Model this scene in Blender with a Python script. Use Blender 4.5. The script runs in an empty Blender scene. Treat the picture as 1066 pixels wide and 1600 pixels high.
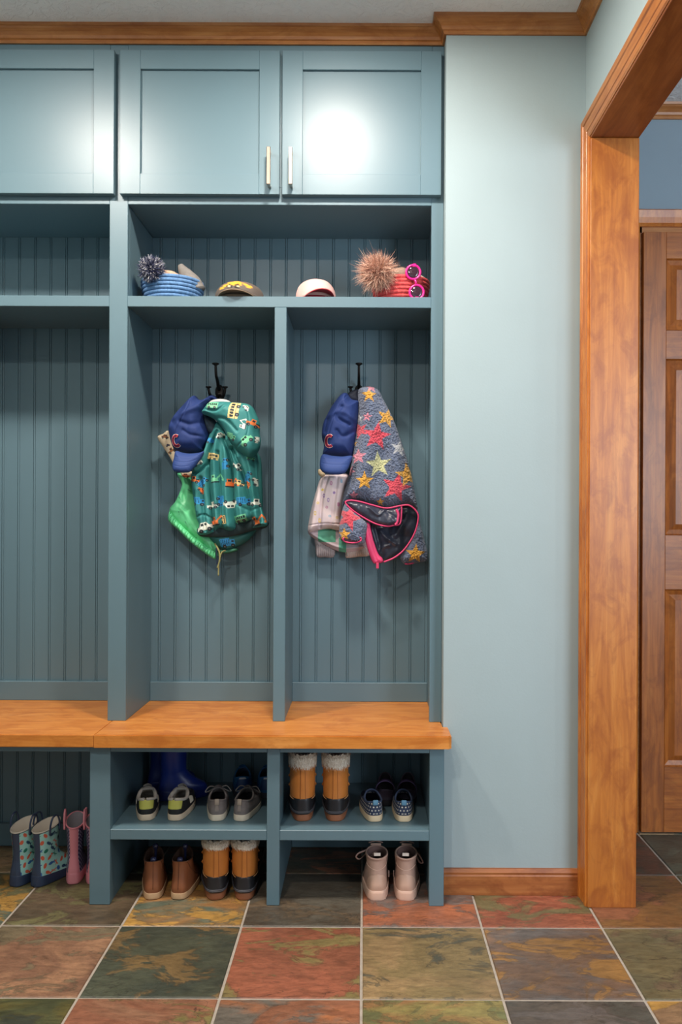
import bpy, bmesh, math, random
import numpy as np
from mathutils import Vector, Matrix
PI = math.pi
rnd = random.Random(7)
scene = bpy.context.scene
COL = scene.collection

# ------------------------------------------------------------------ camera
F = 1237.0; PX0, PY0 = 568.0, 820.0; EYE = 1.02; TH = 0.0045
cd = bpy.data.cameras.new('camera'); cam = bpy.data.objects.new('camera', cd); COL.objects.link(cam)
cd.sensor_fit = 'HORIZONTAL'; cd.sensor_width = 36.0; cd.lens = 36.0 * F / 1066.0
cd.shift_x = -(PX0 - 533.0) / 1066.0; cd.shift_y = (PY0 - 800.0) / 1066.0
cd.clip_start = 0.05
cam.matrix_world = Matrix.Translation((0, 0, EYE)) @ Matrix.Rotation(PI / 2, 4, 'X') @ Matrix.Rotation(TH, 4, 'Z')
scene.camera = cam

# ------------------------------------------------------------------ light, world, exposure
vs = scene.view_settings
vs.view_transform = 'Standard'; vs.look = 'None'; vs.gamma = 1.0; vs.use_curve_mapping = False
vs.exposure = 0.06
w = bpy.data.worlds.new('world'); scene.world = w; w.use_nodes = True
bg = w.node_tree.nodes['Background']; bg.inputs[0].default_value = (0.55, 0.66, 0.8, 1); bg.inputs[1].default_value = 0.3

def lamp(kind, name, loc, energy, color, **kw):
    l = bpy.data.lights.new(name, kind); l.energy = energy; l.color = color
    rot = kw.pop('rot', (0, 0, 0))
    for k, v in kw.items(): setattr(l, k, v)
    o = bpy.data.objects.new(name, l); o.location = loc; o.rotation_euler = rot; COL.objects.link(o); return o
WARM = (1.0, 0.90, 0.80)
lamp('AREA', 'ceiling_spot', (-0.10, 1.62, 2.412), 22.5, WARM, shape='DISK', size=0.15)
lamp('AREA', 'ceiling_spot', (-0.94, 1.51, 2.412), 24, WARM, shape='DISK', size=0.15)
lamp('AREA', 'ceiling_spot', (-0.5, 0.3, 2.412), 22, WARM, shape='DISK', size=0.15)  # added fill, not a known fixture; evens the lower wall and floor
# soft fill added behind the camera, then daylight from the hall window
lamp('AREA', 'rear_fill', (-0.5, -1.55, 1.45), 5, (0.80, 0.90, 1.0), rot=(PI / 2, 0, 0), shape='RECTANGLE', size=1.7, size_y=1.5)
lamp('AREA', 'hall_window_daylight', (2.2, -1.5, 1.5), 80, (0.84, 0.91, 1.0), rot=(PI / 2, 0, 0), shape='RECTANGLE', size=1.3, size_y=1.4)
lamp('SPOT', 'hall_spot', (2.55, -0.1, 2.38), 34, WARM, spot_size=math.radians(165), spot_blend=0.2, shadow_soft_size=0.05)
lamp('SPOT', 'hall_spot', (1.55, 1.55, 2.40), 11, WARM, spot_size=math.radians(150), spot_blend=0.4, shadow_soft_size=0.05)

# ------------------------------------------------------------------ helpers
def lin(c):
    return tuple((v / 255 / 12.92) if v / 255 <= 0.04045 else ((v / 255 + 0.055) / 1.055) ** 2.4 for v in c)
def UR(px, py):
    dx, dy = px - PX0, py - PY0; c, s = math.cos(TH), math.sin(TH)
    return dx * c + dy * s, -dx * s + dy * c
def PT(px, py, z):
    x, y = UR(px, py); return Vector((x * z / F, z, EYE - y * z / F))

MATS = {}
class N:
    def __init__(s, name):
        s.m = bpy.data.materials.new(name); s.m.use_nodes = True
        s.t = s.m.node_tree; s.b = s.t.nodes['Principled BSDF']
    def n(s, typ, **kw):
        nd = s.t.nodes.new(typ)
        for k, v in kw.items():
            if isinstance(k, str) and k.startswith('i_'): nd.inputs[int(k[2:])].default_value = v
            else: setattr(nd, k, v)
        return nd
    def l(s, a, b): s.t.links.new(a, b)
    def coord(s, scale=(1, 1, 1), out='Object', rot=(0, 0, 0)):
        tc = s.n('ShaderNodeTexCoord'); mp = s.n('ShaderNodeMapping'); mp.inputs['Scale'].default_value = scale
        mp.inputs['Rotation'].default_value = rot
        s.l(tc.outputs[out], mp.inputs[0]); return mp.outputs[0]
    def noise(s, vec, scale, detail=4, rough=0.5, dist=0.0):
        nd = s.n('ShaderNodeTexNoise'); nd.inputs['Scale'].default_value = scale; nd.inputs['Detail'].default_value = detail
        nd.inputs['Roughness'].default_value = rough; nd.inputs['Distortion'].default_value = dist
        s.l(vec, nd.inputs['Vector']); return nd.outputs['Fac']
    def ramp(s, fac, stops):
        r = s.n('ShaderNodeValToRGB'); e = r.color_ramp.elements
        while len(e) < len(stops): e.new(0.5)
        for el, (p, c) in zip(e, stops): el.position = p; el.color = (*c, 1)
        s.l(fac, r.inputs[0]); return r.outputs[0]
    def mix(s, fac, a, b, mode='MIX'):
        m = s.n('ShaderNodeMix', data_type='RGBA', blend_type=mode)
        if isinstance(fac, float): m.inputs[0].default_value = fac
        else: s.l(fac, m.inputs[0])
        for inp, v in ((6, a), (7, b)):
            if isinstance(v, tuple): m.inputs[inp].default_value = (*v, 1)
            else: s.l(v, m.inputs[inp])
        return m.outputs[2]
    def bump(s, h, strength=0.3, dist=0.002):
        b = s.n('ShaderNodeBump'); b.inputs['Strength'].default_value = strength; b.inputs['Distance'].default_value = dist
        s.l(h, b.inputs['Height']); s.l(b.outputs[0], s.b.inputs['Normal']); return b

def M(name, rgb, rough=0.5, metal=0.0, vary=0.0, vscale=30, bump=0.0, bscale=200, bdist=0.001, sheen=0.0, spec=None, coat=0.0):
    if name in MATS: return MATS[name]
    k = N(name); c = lin(rgb); b = k.b
    b.inputs['Base Color'].default_value = (*c, 1); b.inputs['Roughness'].default_value = rough; b.inputs['Metallic'].default_value = metal
    if spec is not None: b.inputs['Specular IOR Level'].default_value = spec
    if sheen: b.inputs['Sheen Weight'].default_value = sheen
    if coat: b.inputs['Coat Weight'].default_value = coat; b.inputs['Coat Roughness'].default_value = 0.25
    v = k.coord()
    if vary:
        f = k.noise(v, vscale, 4)
        k.l(k.ramp(f, [(0.3, tuple(x * (1 - vary) for x in c)), (0.7, tuple(min(1, x * (1 + vary)) for x in c))]), b.inputs['Base Color'])
    if bump: k.bump(k.noise(v, bscale, 3), bump, bdist)
    MATS[name] = k.m; return k.m

def MV(name, rough=0.7, bump=0.0, bscale=400, bdist=0.001, sheen=0.0):
    """material coloured by the print stored on the mesh"""
    if name in MATS: return MATS[name]
    k = N(name); a = k.n('ShaderNodeAttribute', attribute_name='Col')
    k.l(a.outputs['Color'], k.b.inputs['Base Color']); k.b.inputs['Roughness'].default_value = rough
    if sheen: k.b.inputs['Sheen Weight'].default_value = sheen
    if bump: k.bump(k.noise(k.coord(), bscale, 3), bump, bdist)
    MATS[name] = k.m; return k.m

def wood(name, axis='X', base=(176, 112, 54), dark=(140, 78, 34), light=(205, 145, 82), rough=0.38, blotch=0.6, knots=False, fine=1.0):
    if name in MATS: return MATS[name]
    k = N(name)
    sc = {'X': (1.4, 14, 14), 'Y': (14, 1.4, 14), 'Z': (14, 14, 1.4)}[axis]
    v = k.coord(sc)
    f1 = k.noise(v, 2.2, 6, 0.6, 1.2)
    c1 = k.ramp(f1, [(0.25, lin(dark)), (0.5, lin(base)), (0.78, lin(light))])
    sc2 = {'X': (3, 130, 130), 'Y': (130, 3, 130), 'Z': (130, 130, 3)}[axis]
    f2 = k.noise(k.coord(sc2), 1.5 * fine, 3, 0.5)
    c2 = k.mix(k.ramp(f2, [(0.35, (0, 0, 0)), (0.75, (0.4, 0.4, 0.4))]), c1, lin(dark))
    f3 = k.noise(k.coord({'X': (1.2, 2.4, 2.4), 'Y': (2.4, 1.2, 2.4), 'Z': (2.4, 2.4, 1.2)}[axis]), 8, 5, 0.65, 0.8)
    c3 = k.mix(k.ramp(f3, [(0.46, (0, 0, 0)), (0.64, (blotch,) * 3)]), c2, lin((dark[0] * .92, dark[1] * .84, dark[2] * .72)))
    if knots:
        vo = k.n('ShaderNodeTexVoronoi'); vo.inputs['Scale'].default_value = 3.4
        nv = k.coord({'X': (.55, 1, 1), 'Y': (1, .55, 1), 'Z': (1, 1, .55)}[axis]); k.l(nv, vo.inputs['Vector'])
        c3 = k.mix(k.ramp(vo.outputs['Distance'], [(0.0, (1, 1, 1)), (0.055, (0.25,) * 3), (0.10, (0, 0, 0))]), c3, lin((84, 42, 18)))
    k.l(c3, k.b.inputs['Base Color']); k.b.inputs['Roughness'].default_value = rough
    k.bump(f2, 0.08, 0.001)
    MATS[name] = k.m; return k.m

def paint(name, rgb, rough, bump=0.12, bscale=90, spec=0.5):
    if name in MATS: return MATS[name]
    k = N(name); c = lin(rgb); k.b.inputs['Roughness'].default_value = rough; k.b.inputs['Specular IOR Level'].default_value = spec
    f = k.noise(k.coord(), 3, 3)
    k.l(k.ramp(f, [(0.3, tuple(x * .97 for x in c)), (0.7, tuple(x * 1.03 for x in c))]), k.b.inputs['Base Color'])
    k.bump(k.noise(k.coord(), bscale, 4, 0.6), bump, 0.001)
    MATS[name] = k.m; return k.m

# ---- objects
def props(o, label=None, cat=None, group=None, kind=None):
    if label: o['label'] = label
    if cat: o['category'] = cat
    if group: o['group'] = group
    if kind: o['kind'] = kind
    return o
def thing(name, label, cat, loc=(0, 0, 0), rz=0.0, group=None):
    o = bpy.data.objects.new(name, None); o.empty_display_size = 0.05; COL.objects.link(o)
    o.location = loc; o.rotation_euler = (0, 0, rz); return props(o, label, cat, group)
def link(name, me, mat, parent=None, local=False, smooth=False, kind=None, label=None):
    """local=False: mesh is in world coordinates and is moved into the parent's frame"""
    if not local and parent is not None:
        p = parent; mw = Matrix.Identity(4)
        chain = []
        while p is not None: chain.append(p); p = p.parent
        for q in reversed(chain): mw = mw @ Matrix.LocRotScale(q.location, q.rotation_euler, q.scale)
        me.transform(mw.inverted())
    o = bpy.data.objects.new(name, me); COL.objects.link(o)
    if parent is not None: o.parent = parent
    if mat is not None: me.materials.append(mat)
    if smooth: me.shade_smooth()
    props(o, label=label, kind=kind); return o
def fin(bm, name='m'):
    me = bpy.data.meshes.new(name); bm.normal_update(); bm.to_mesh(me); bm.free(); return me
def box(bm, x0, x1, y0, y1, z0, z1, bev=0.0):
    r = bmesh.ops.create_cube(bm, size=1.0)
    for v in r['verts']:
        v.co = Vector((x0 + (v.co.x + .5) * (x1 - x0), y0 + (v.co.y + .5) * (y1 - y0), z0 + (v.co.z + .5) * (z1 - z0)))
    if bev:
        es = list({e for v in r['verts'] for e in v.link_edges})
        bmesh.ops.bevel(bm, geom=es, offset=bev, segments=1 if bev < .002 else 2, affect='EDGES', profile=0.5)
def boxmesh(*a, bev=0.0):
    bm = bmesh.new(); box(bm, *a, bev=bev); return fin(bm)
def boxes(lst, bev=0.0):
    bm = bmesh.new()
    for a in lst: box(bm, *a, bev=bev)
    return fin(bm)
def merge(meshes):
    bm = bmesh.new()
    for m in meshes: bm.from_mesh(m); bpy.data.meshes.remove(m)
    return fin(bm)
def grid_mesh(G, close_u=False, close_v=False, cap0=False, cap1=False, cols=None):
    """G: array (nv, nu, 3)"""
    nv, nu = G.shape[:2]; verts = G.reshape(-1, 3).tolist(); faces = []
    for j in range(nv if close_v else nv - 1):
        for i in range(nu if close_u else nu - 1):
            a = j * nu + i; b = j * nu + (i + 1) % nu; c = ((j + 1) % nv) * nu + (i + 1) % nu; d = ((j + 1) % nv) * nu + i
            faces.append((a, b, c, d))
    if cap0: faces.append(tuple(reversed(range(nu))))
    if cap1: faces.append(tuple((nv - 1) * nu + i for i in range(nu)))
    me = bpy.data.meshes.new('m'); me.from_pydata(verts, [], faces)
    if cols is not None: setcol(me, cols.reshape(-1, 3))
    bm = bmesh.new(); bm.from_mesh(me); bmesh.ops.recalc_face_normals(bm, faces=bm.faces); bm.to_mesh(me); bm.free()
    return me
def setcol(me, cols):
    at = me.color_attributes.new('Col', 'FLOAT_COLOR', 'POINT')
    a = np.ones((len(cols), 4), dtype=np.float32); a[:, :3] = cols
    at.data.foreach_set('color', a.ravel())
def spline(pts, sub=6, closed=False):
    P = [np.array(p, float) for p in pts]; n = len(P); out = []
    rng = range(n if closed else n - 1)
    for i in rng:
        if closed: p0, p1, p2, p3 = P[(i - 1) % n], P[i], P[(i + 1) % n], P[(i + 2) % n]
        else: p0, p1, p2, p3 = P[max(i - 1, 0)], P[i], P[i + 1], P[min(i + 2, n - 1)]
        for k in range(sub):
            t = k / sub
            out.append(0.5 * ((2 * p1) + (-p0 + p2) * t + (2 * p0 - 5 * p1 + 4 * p2 - p3) * t * t + (-p0 + 3 * p1 - 3 * p2 + p3) * t ** 3))
    if not closed: out.append(P[-1])
    return np.array(out)
def tube(pts, r, n=8, closed=False, flat=None, ref=None):
    """tube along points; r number or list; flat=(a,b) makes a ribbon section"""
    P = [Vector(p) for p in pts]; m = len(P); rows = []
    up = Vector(ref) if ref is not None else None; prev = None
    for i in range(m):
        a = P[(i - 1) % m] if (closed or i > 0) else P[i]; b = P[(i + 1) % m] if (closed or i < m - 1) else P[i]
        t = (b - a).normalized() if (b - a).length > 1e-9 else Vector((0, 0, 1))
        if prev is None:
            u = (up if up is not None else (Vector((0, 0, 1)) if abs(t.z) < .9 else Vector((1, 0, 0))))
        else: u = prev if up is None else up
        u = (u - t * u.dot(t))
        if u.length < 1e-6: u = Vector((1, 0, 0)) - t * t.x
        u.normalize(); prev = u; v = t.cross(u)
        rr = r[i] if isinstance(r, (list, tuple, np.ndarray)) else r
        fa, fb = flat if flat else (1, 1)
        rows.append([list(P[i] + u * (math.cos(2 * PI * k / n) * rr * fa) + v * (math.sin(2 * PI * k / n) * rr * fb)) for k in range(n)])
    return grid_mesh(np.array(rows), close_u=True, close_v=closed, cap0=not closed, cap1=not closed)
def lathe(prof, n=32, cap0=True, cap1=True, center=(0, 0, 0)):
    cx, cy, cz = center
    G = np.array([[[cx + r * math.cos(2 * PI * k / n), cy + r * math.sin(2 * PI * k / n), cz + z] for k in range(n)] for r, z in prof])
    return grid_mesh(G, close_u=True, cap0=cap0, cap1=cap1)
def torus(c, R, r, axis='Z', n=32, m=8, squash=1.0):
    pts = []
    for k in range(n):
        a = 2 * PI * k / n; x, y = R * math.cos(a), R * math.sin(a) * squash
        pts.append({'Z': (c[0] + x, c[1] + y, c[2]), 'Y': (c[0] + x, c[1], c[2] + y), 'X': (c[0], c[1] + x, c[2] + y)}[axis])
    return tube(pts, r, m, closed=True, ref={'Z': (0, 0, 1), 'Y': (0, 1, 0), 'X': (1, 0, 0)}[axis])
def sweep(path, prof, fmap):
    """path: 2-D open polyline, prof: [(w,t)], w offset to the left of the path; mitred"""
    P = [Vector(p) for p in path]; rows = []
    for i, p in enumerate(P):
        ns = []
        for a, b in ((i - 1, i), (i, i + 1)):
            if a >= 0 and b < len(P): d = (P[b] - P[a]).normalized(); ns.append(Vector((-d.y, d.x)))
        if len(ns) == 2: mdir = (ns[0] + ns[1]); mdir = mdir / (mdir.dot(ns[0]))
        else: mdir = ns[0]
        rows.append([fmap(p.x + mdir.x * w_, p.y + mdir.y * w_, t_) for w_, t_ in prof])
    return grid_mesh(np.array(rows, float), close_u=True, cap0=True, cap1=True)
def vnoise(x, y, seed=0):
    xi = np.floor(x).astype(np.int64); yi = np.floor(y).astype(np.int64); fx = x - xi; fy = y - yi
    fx = fx * fx * (3 - 2 * fx); fy = fy * fy * (3 - 2 * fy)
    def h(a, b):
        n = (a * 374761393 + b * 668265263 + seed * 1442695041) & 0xffffffff
        n = ((n ^ (n >> 13)) * 1274126177) & 0xffffffff
        return ((n ^ (n >> 16)) & 0xffff) / 65535.0
    return (h(xi, yi) * (1 - fx) + h(xi + 1, yi) * fx) * (1 - fy) + (h(xi, yi + 1) * (1 - fx) + h(xi + 1, yi + 1) * fx) * fy
def copy_tree(o, parent=None):
    c = o.copy(); COL.objects.link(c); c.parent = parent
    if parent is not None: c.matrix_parent_inverse = o.matrix_parent_inverse
    for ch in list(o.children): copy_tree(ch, c)
    return c

# ------------------------------------------------------------------ materials
CAB = paint('cabinet_paint', (95, 122, 133), 0.38, 0.10, 120)
CABIN = CAB
WALLP = paint('wall_paint', (157, 174, 177), 0.62, 0.25, 160, 0.35)
HALLP = paint('hall_paint', (140, 158, 170), 0.7, 0.25, 160, 0.3)
WHITE = paint('plain_white_paint', (205, 205, 200), 0.8)
W_BENCH = wood('bench_wood', 'X', (212, 136, 60), (186, 108, 42), (230, 162, 88), 0.33, 0.5)
W_TRIMX = wood('trim_wood_x', 'X', (184, 122, 66), (150, 90, 44), (204, 148, 90), 0.36, 0.45)
W_TRIMY = wood('trim_wood_y', 'Y', (172, 112, 58), (138, 80, 38), (196, 138, 80), 0.36, 0.45)
W_TRIMZ = wood('trim_wood_z', 'Z', (196, 116, 44), (158, 82, 26), (214, 142, 66), 0.34, 0.5)
W_JAMB = wood('jamb_wood', 'Z', (188, 114, 42), (150, 80, 26), (210, 142, 66), 0.38, 0.55, knots=True)
W_HEAD = wood('header_wood', 'Y', (150, 88, 42), (118, 64, 30), (172, 108, 56), 0.3, 0.4)
W_BASE = wood('baseboard_wood', 'X', (166, 100, 52), (128, 70, 34), (188, 124, 70), 0.4, 0.6)
W_DOORZ = wood('door_wood_upright', 'Z', (170, 96, 36), (118, 62, 20), (192, 120, 54), 0.36, 0.5, fine=1.0)
W_DOORX = wood('door_wood_cross', 'X', (172, 98, 38), (116, 60, 22), (194, 122, 56), 0.36, 0.4, fine=1.0)
IRON = M('black_iron', (38, 34, 32), 0.45, 0.6, bump=0.3, bscale=300)
NICKEL = M('brushed_nickel', (205, 190, 175), 0.25, 1.0)
GROUT = M('grout', (168, 158, 146), 0.9, vary=0.12, vscale=60, bump=0.4, bscale=300)

def slate():
    k = N('slate'); b = k.b
    at = [k.n('ShaderNodeAttribute', attribute_type='OBJECT', attribute_name=f'c{i}').outputs['Color'] for i in (1, 2, 3)]
    tc = k.n('ShaderNodeTexCoord'); sd = k.n('ShaderNodeAttribute', attribute_type='OBJECT', attribute_name='seed')
    ad = k.n('ShaderNodeVectorMath', operation='ADD'); k.l(tc.outputs['Object'], ad.inputs[0]); k.l(sd.outputs['Vector'], ad.inputs[1])
    v = ad.outputs[0]
    mq = k.n('ShaderNodeMapping'); k.l(v, mq.inputs[0]); mq.inputs['Rotation'].default_value = (0, 0, -0.6); mq.inputs['Scale'].default_value = (1, 1.7, 1)
    f1 = k.noise(mq.outputs[0], 3.6, 9, 0.62, 0.9)
    f2 = k.noise(mq.outputs[0], 5.5, 10, 0.68, 0.7)
    mr = k.n('ShaderNodeMapping'); k.l(v, mr.inputs[0]); mr.inputs['Rotation'].default_value = (0, 0, 0.5); mr.inputs['Scale'].default_value = (1, 2.6, 1)
    f3 = k.noise(mr.outputs[0], 26, 8, 0.75, 0.4)
    f6 = k.noise(v, 2.6, 3, 0.5, 0.3)
    col = k.mix(k.ramp(f1, [(0.42, (0, 0, 0)), (0.5, (.55, .55, .55)), (0.56, (1, 1, 1))]), at[0], at[1])
    col = k.mix(k.ramp(f2, [(0.51, (0, 0, 0)), (0.57, (.9, .9, .9))]), col, at[2])
    col = k.mix(1.0, col, k.ramp(f3, [(0.3, (0.58,) * 3), (0.7, (1.42,) * 3)]), 'MULTIPLY')
    col = k.mix(1.0, col, k.ramp(f6, [(0.35, (0.72,) * 3), (0.65, (1.2,) * 3)]), 'MULTIPLY')
    rim = k.ramp(f2, [(0.520, (0, 0, 0)), (0.532, (.55, .55, .55)), (0.545, (0, 0, 0))])
    col = k.mix(rim, col, lin((58, 48, 40)))
    # cleft lines
    mp = k.n('ShaderNodeMapping'); k.l(v, mp.inputs[0]); mp.inputs['Rotation'].default_value = (0, 0, 0.5); mp.inputs['Scale'].default_value = (1, 2.4, 1)
    f4 = k.noise(mp.outputs[0], 3.2, 5, 0.55, 1.0)
    crack = k.ramp(f4, [(0.494, (0, 0, 0)), (0.499, (1, 1, 1)), (0.504, (0, 0, 0))])
    f5 = k.noise(v, 2.3, 2)
    cm = k.mix(1.0, crack, k.ramp(f5, [(0.50, (0, 0, 0)), (0.56, (0.9,) * 3)]), 'MULTIPLY')
    col = k.mix(cm, col, lin((40, 34, 30)))
    k.l(col, b.inputs['Base Color']); b.inputs['Roughness'].default_value = 0.42
    mx = k.n('ShaderNodeMath', operation='ADD'); k.l(f2, mx.inputs[0])
    m2 = k.n('ShaderNodeMath', operation='MULTIPLY'); k.l(f3, m2.inputs[0]); m2.inputs[1].default_value = 0.35; k.l(m2.outputs[0], mx.inputs[1])
    k.bump(mx.outputs[0], 0.55, 0.006)
    return k.m
SLATE = slate()
def ceiling_mat():
    k = N('knockdown_ceiling'); k.b.inputs['Roughness'].default_value = 0.85
    k.b.inputs['Base Color'].default_value = (*lin((238, 238, 238)), 1)
    f = k.noise(k.coord(), 38, 4, 0.6, 0.8)
    r = k.ramp(f, [(0.45, (0, 0, 0)), (0.6, (1, 1, 1))]); k.bump(r, 0.5, 0.004); return k.m
CEIL = ceiling_mat()

# ------------------------------------------------------------------ levels measured in the place
YF = 2.245      # face of lockers
YD = 2.225      # face of upper doors
YL = 2.117      # face of bench base
YB = 2.512      # beadboard face
YW = 2.195      # chase wall face
XC = 0.2241     # corner of chase wall
XR = 0.612      # right wall face
HC = 2.419      # ceiling
CB = 2.378      # crown bottom
HB = 0.461      # bench top
T = 0.3054      # tile pitch

# ------------------------------------------------------------------ the room
fl = link('floor', boxmesh(-1.9, 3.25, -1.75, 2.75, -0.12, -0.0025), GROUT, kind='structure')
gap = 0.0028
bm = bmesh.new(); box(bm, gap, T - gap, gap, T - gap, -0.010, 0.0)
es = [e for e in bm.edges if all(v.co.z > -0.001 for v in e.verts)]
bmesh.ops.bevel(bm, geom=es, offset=0.0022, segments=1, affect='EDGES'); tile_me = fin(bm, 'tile'); tile_me.materials.append(SLATE)
RU, RR, OL, OC, GG, DG, GP, BR, TN = (150, 88, 62), (140, 66, 48), (112, 104, 70), (178, 128, 58), (92, 98, 86), (66, 68, 60), (104, 92, 92), (104, 82, 64), (150, 118, 90)
PAL = {  # (column, row): three slate colours, rows counted away from the camera
 (-4, 6): (OL, GG, OC), (-3, 6): (BR, (88, 72, 58), OL), (-2, 6): ((160, 108, 62), GG, OC), (-1, 6): ((92, 82, 74), (84, 70, 60), BR), (0, 6): ((168, 92, 62), (140, 84, 66), GP), (1, 6): ((164, 90, 66), (142, 66, 48), OL), (2, 6): ((132, 92, 54), (142, 92, 48), RU), (3, 6): (BR, OL, DG),
 (-4, 5): (RU, BR, TN), (-3, 5): ((156, 110, 84), (126, 86, 68), (110, 96, 76)), (-2, 5): (DG, (80, 80, 66), (132, 100, 62)), (-1, 5): ((154, 84, 62), (136, 76, 56), (128, 112, 68)), (0, 5): ((150, 118, 82), (132, 108, 72), (78, 76, 68)), (1, 5): (GP, (124, 92, 76), (160, 110, 54)), (2, 5): ((112, 96, 66), (102, 92, 68), BR), (3, 5): (GG, OL, RU),
 (-4, 4): ((76, 82, 56), DG, OC), (-3, 4): ((84, 84, 54), (120, 104, 50), DG), (-2, 4): ((172, 118, 92), (160, 96, 72), (136, 126, 72)), (-1, 4): ((172, 100, 62), (112, 100, 94), RU), (0, 4): ((150, 132, 76), (160, 112, 70), (112, 112, 72)), (1, 4): ((84, 80, 76), (96, 82, 76), GP), (2, 4): ((140, 104, 76), (124, 90, 66), OC),
 (2, 7): ((84, 60, 50), (104, 62, 48), DG), (3, 7): ((92, 86, 72), (84, 80, 66), GG), (1, 7): (RR, BR, GG), (0, 7): (BR, DG, RU), (-1, 7): (DG, BR, RU), (-2, 7): (BR, GG, RU), (-3, 7): (BR, DG, OL)}
CH = [(RU, RR, OL), (GG, DG, OC), (RR, GP, BR), (OL, TN, DG), (GP, BR, OC), (TN, RU, GG)]
for j in range(-5, 9):
    for i in range(-6, 10):
        o = bpy.data.objects.new('tile', tile_me); COL.objects.link(o); o.parent = fl
        yy = 0.1765 + j * T
        o.location = (i * T, yy + (rnd.random() - .5) * .0006, (rnd.random() - .5) * .0012)
        cs = PAL.get((i, j), CH[rnd.randrange(6)])
        for n_, c in zip(('c1', 'c2', 'c3'), cs):
            g_ = sum(c) / 3; o[n_] = [float(v) for v in lin((g_ + (c[0] - g_) * .86 - 4, g_ + (c[1] - g_) * .86 - 1, (g_ + (c[2] - g_) * .86) * .94))]
        o['seed'] = [i * 1.7 + 3.1, j * 2.3 + 1.7, (i * 7 + j * 3) * .37]

link('ceiling', boxmesh(-1.9, 3.25, -1.75, 2.75, HC, HC + 0.1), CEIL, kind='structure')
link('wall_back', boxmesh(-1.9, XC + 0.02, YB + 0.012, YB + 0.12, 0, HC), WALLP, kind='structure')
link('wall_chase', boxmesh(XC, 0.725, YW, 2.75, 0, HC), WALLP, kind='structure')
link('wall_left', boxmesh(-1.9, -1.68, -1.75, YB + 0.012, 0, HC), WALLP, kind='structure')
link('wall_right', boxes([(XR, 0.725, 0.70, YW, 2.085, HC), (XR, 0.725, -1.6, 0.70, 0, HC), (XR, 0.725, 2.14, YW, 0, 2.085)]), WALLP, kind='structure')
link('wall_rear', boxes([(-1.68, 3.1, -1.75, -1.62, 0, 0.6), (-1.68, 3.1, -1.75, -1.62, 2.3, HC), (-1.68, -1.4, -1.75, -1.62, .6, 2.3), (0.4, 1.5, -1.75, -1.62, .6, 2.3), (2.9, 3.1, -1.75, -1.62, .6, 2.3)]), WALLP, kind='structure')
link('wall_hall', boxes([(0.725, 0.90, 2.645, 2.75, 0, HC), (1.70, 3.1, 2.645, 2.75, 0, HC), (0.90, 1.70, 2.645, 2.75, 2.02, HC)]), HALLP, kind='structure')
link('wall_hall_side', boxmesh(3.1, 3.25, -1.75, 2.75, 0, HC), HALLP, kind='structure')

# crown moulding (mitred) and the one in the hall
CP = [(0, 0), (.006, 0), (.009, .005), (.009, .008), (.013, .010), (.016, .017), (.022, .024), (.030, .029), (.033, .033), (.036, .034), (.038, .041), (0, .041)]
CPn = [(-a, b) for a, b in CP]
link('trim_1', sweep([(-1.68, YF), (XC, YF), (XC, YW), (XR, YW), (XR, -1.62)], CPn, lambda p, q, t: (p, q, CB + t)), W_TRIMX, kind='structure')
link('trim_2', sweep([(0.725, 2.645), (3.1, 2.645)], CPn, lambda p, q, t: (p, q, CB + t)), W_TRIMX, kind='structure')
# baseboards
BP = [(0, 0), (.013, 0), (.013, .052), (.011, .056), (.012, .062), (.007, .071), (0, .071)]
BPn = [(-a, b) for a, b in BP]
link('baseboard_right', sweep([(XC + .002, YW), (0.60, YW)], BPn, lambda p, q, t: (p, q, t)), W_BASE, kind='structure')
link('baseboard_hall', sweep([(1.775, 2.645), (3.1, 2.645)], BPn, lambda p, q, t: (p, q, t)), W_BASE, kind='structure')
# cased opening: jambs, header, casing
link('trim_3', boxmesh(0.603, 0.733, 2.114, 2.14, 0.0, 2.057, bev=.0015), W_JAMB, kind='structure')
link('trim_4', boxmesh(0.603, 0.733, 0.70, 2.14, 2.0575, 2.085, bev=.0015), W_HEAD, kind='structure')
link('trim_5', boxmesh(0.603, 0.733, 0.675, 0.6999, 0.0, 2.085, bev=.0015), W_JAMB, kind='structure')
KP = [(0, 0), (0, .011), (.004, .014), (.018, .014), (.020, .010), (.023, .010), (.025, .013), (.046, .015), (.049, .012), (.052, .016), (.066, .017), (.069, .012), (.069, 0)]
LP = [(2.119, 0.0), (2.119, 2.062), (0.695, 2.062), (0.695, 0.0)]
sgn = [(-p, q) for p, q in LP]
def casing(i0, i1, mat, name):
    prof = [(a, b) for a, b in KP]
    me = sweep(sgn, prof, lambda p, q, t: (XR - t, -p, q))
    bm = bmesh.new(); bm.from_mesh(me); bm.verts.ensure_lookup_table(); nu = len(KP)
    dead = [v for i, v in enumerate(bm.verts) if not (i0 <= i // nu <= i1)]
    bmesh.ops.delete(bm, geom=dead, context='VERTS')
    bmesh.ops.recalc_face_normals(bm, faces=bm.faces); bm.to_mesh(me); bm.free()
    return link(name, me, mat, kind='structure')
casing(0, 1, W_TRIMZ, 'trim_6'); casing(1, 2, W_TRIMY, 'trim_7'); casing(2, 3, W_TRIMZ, 'trim_8')

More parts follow.
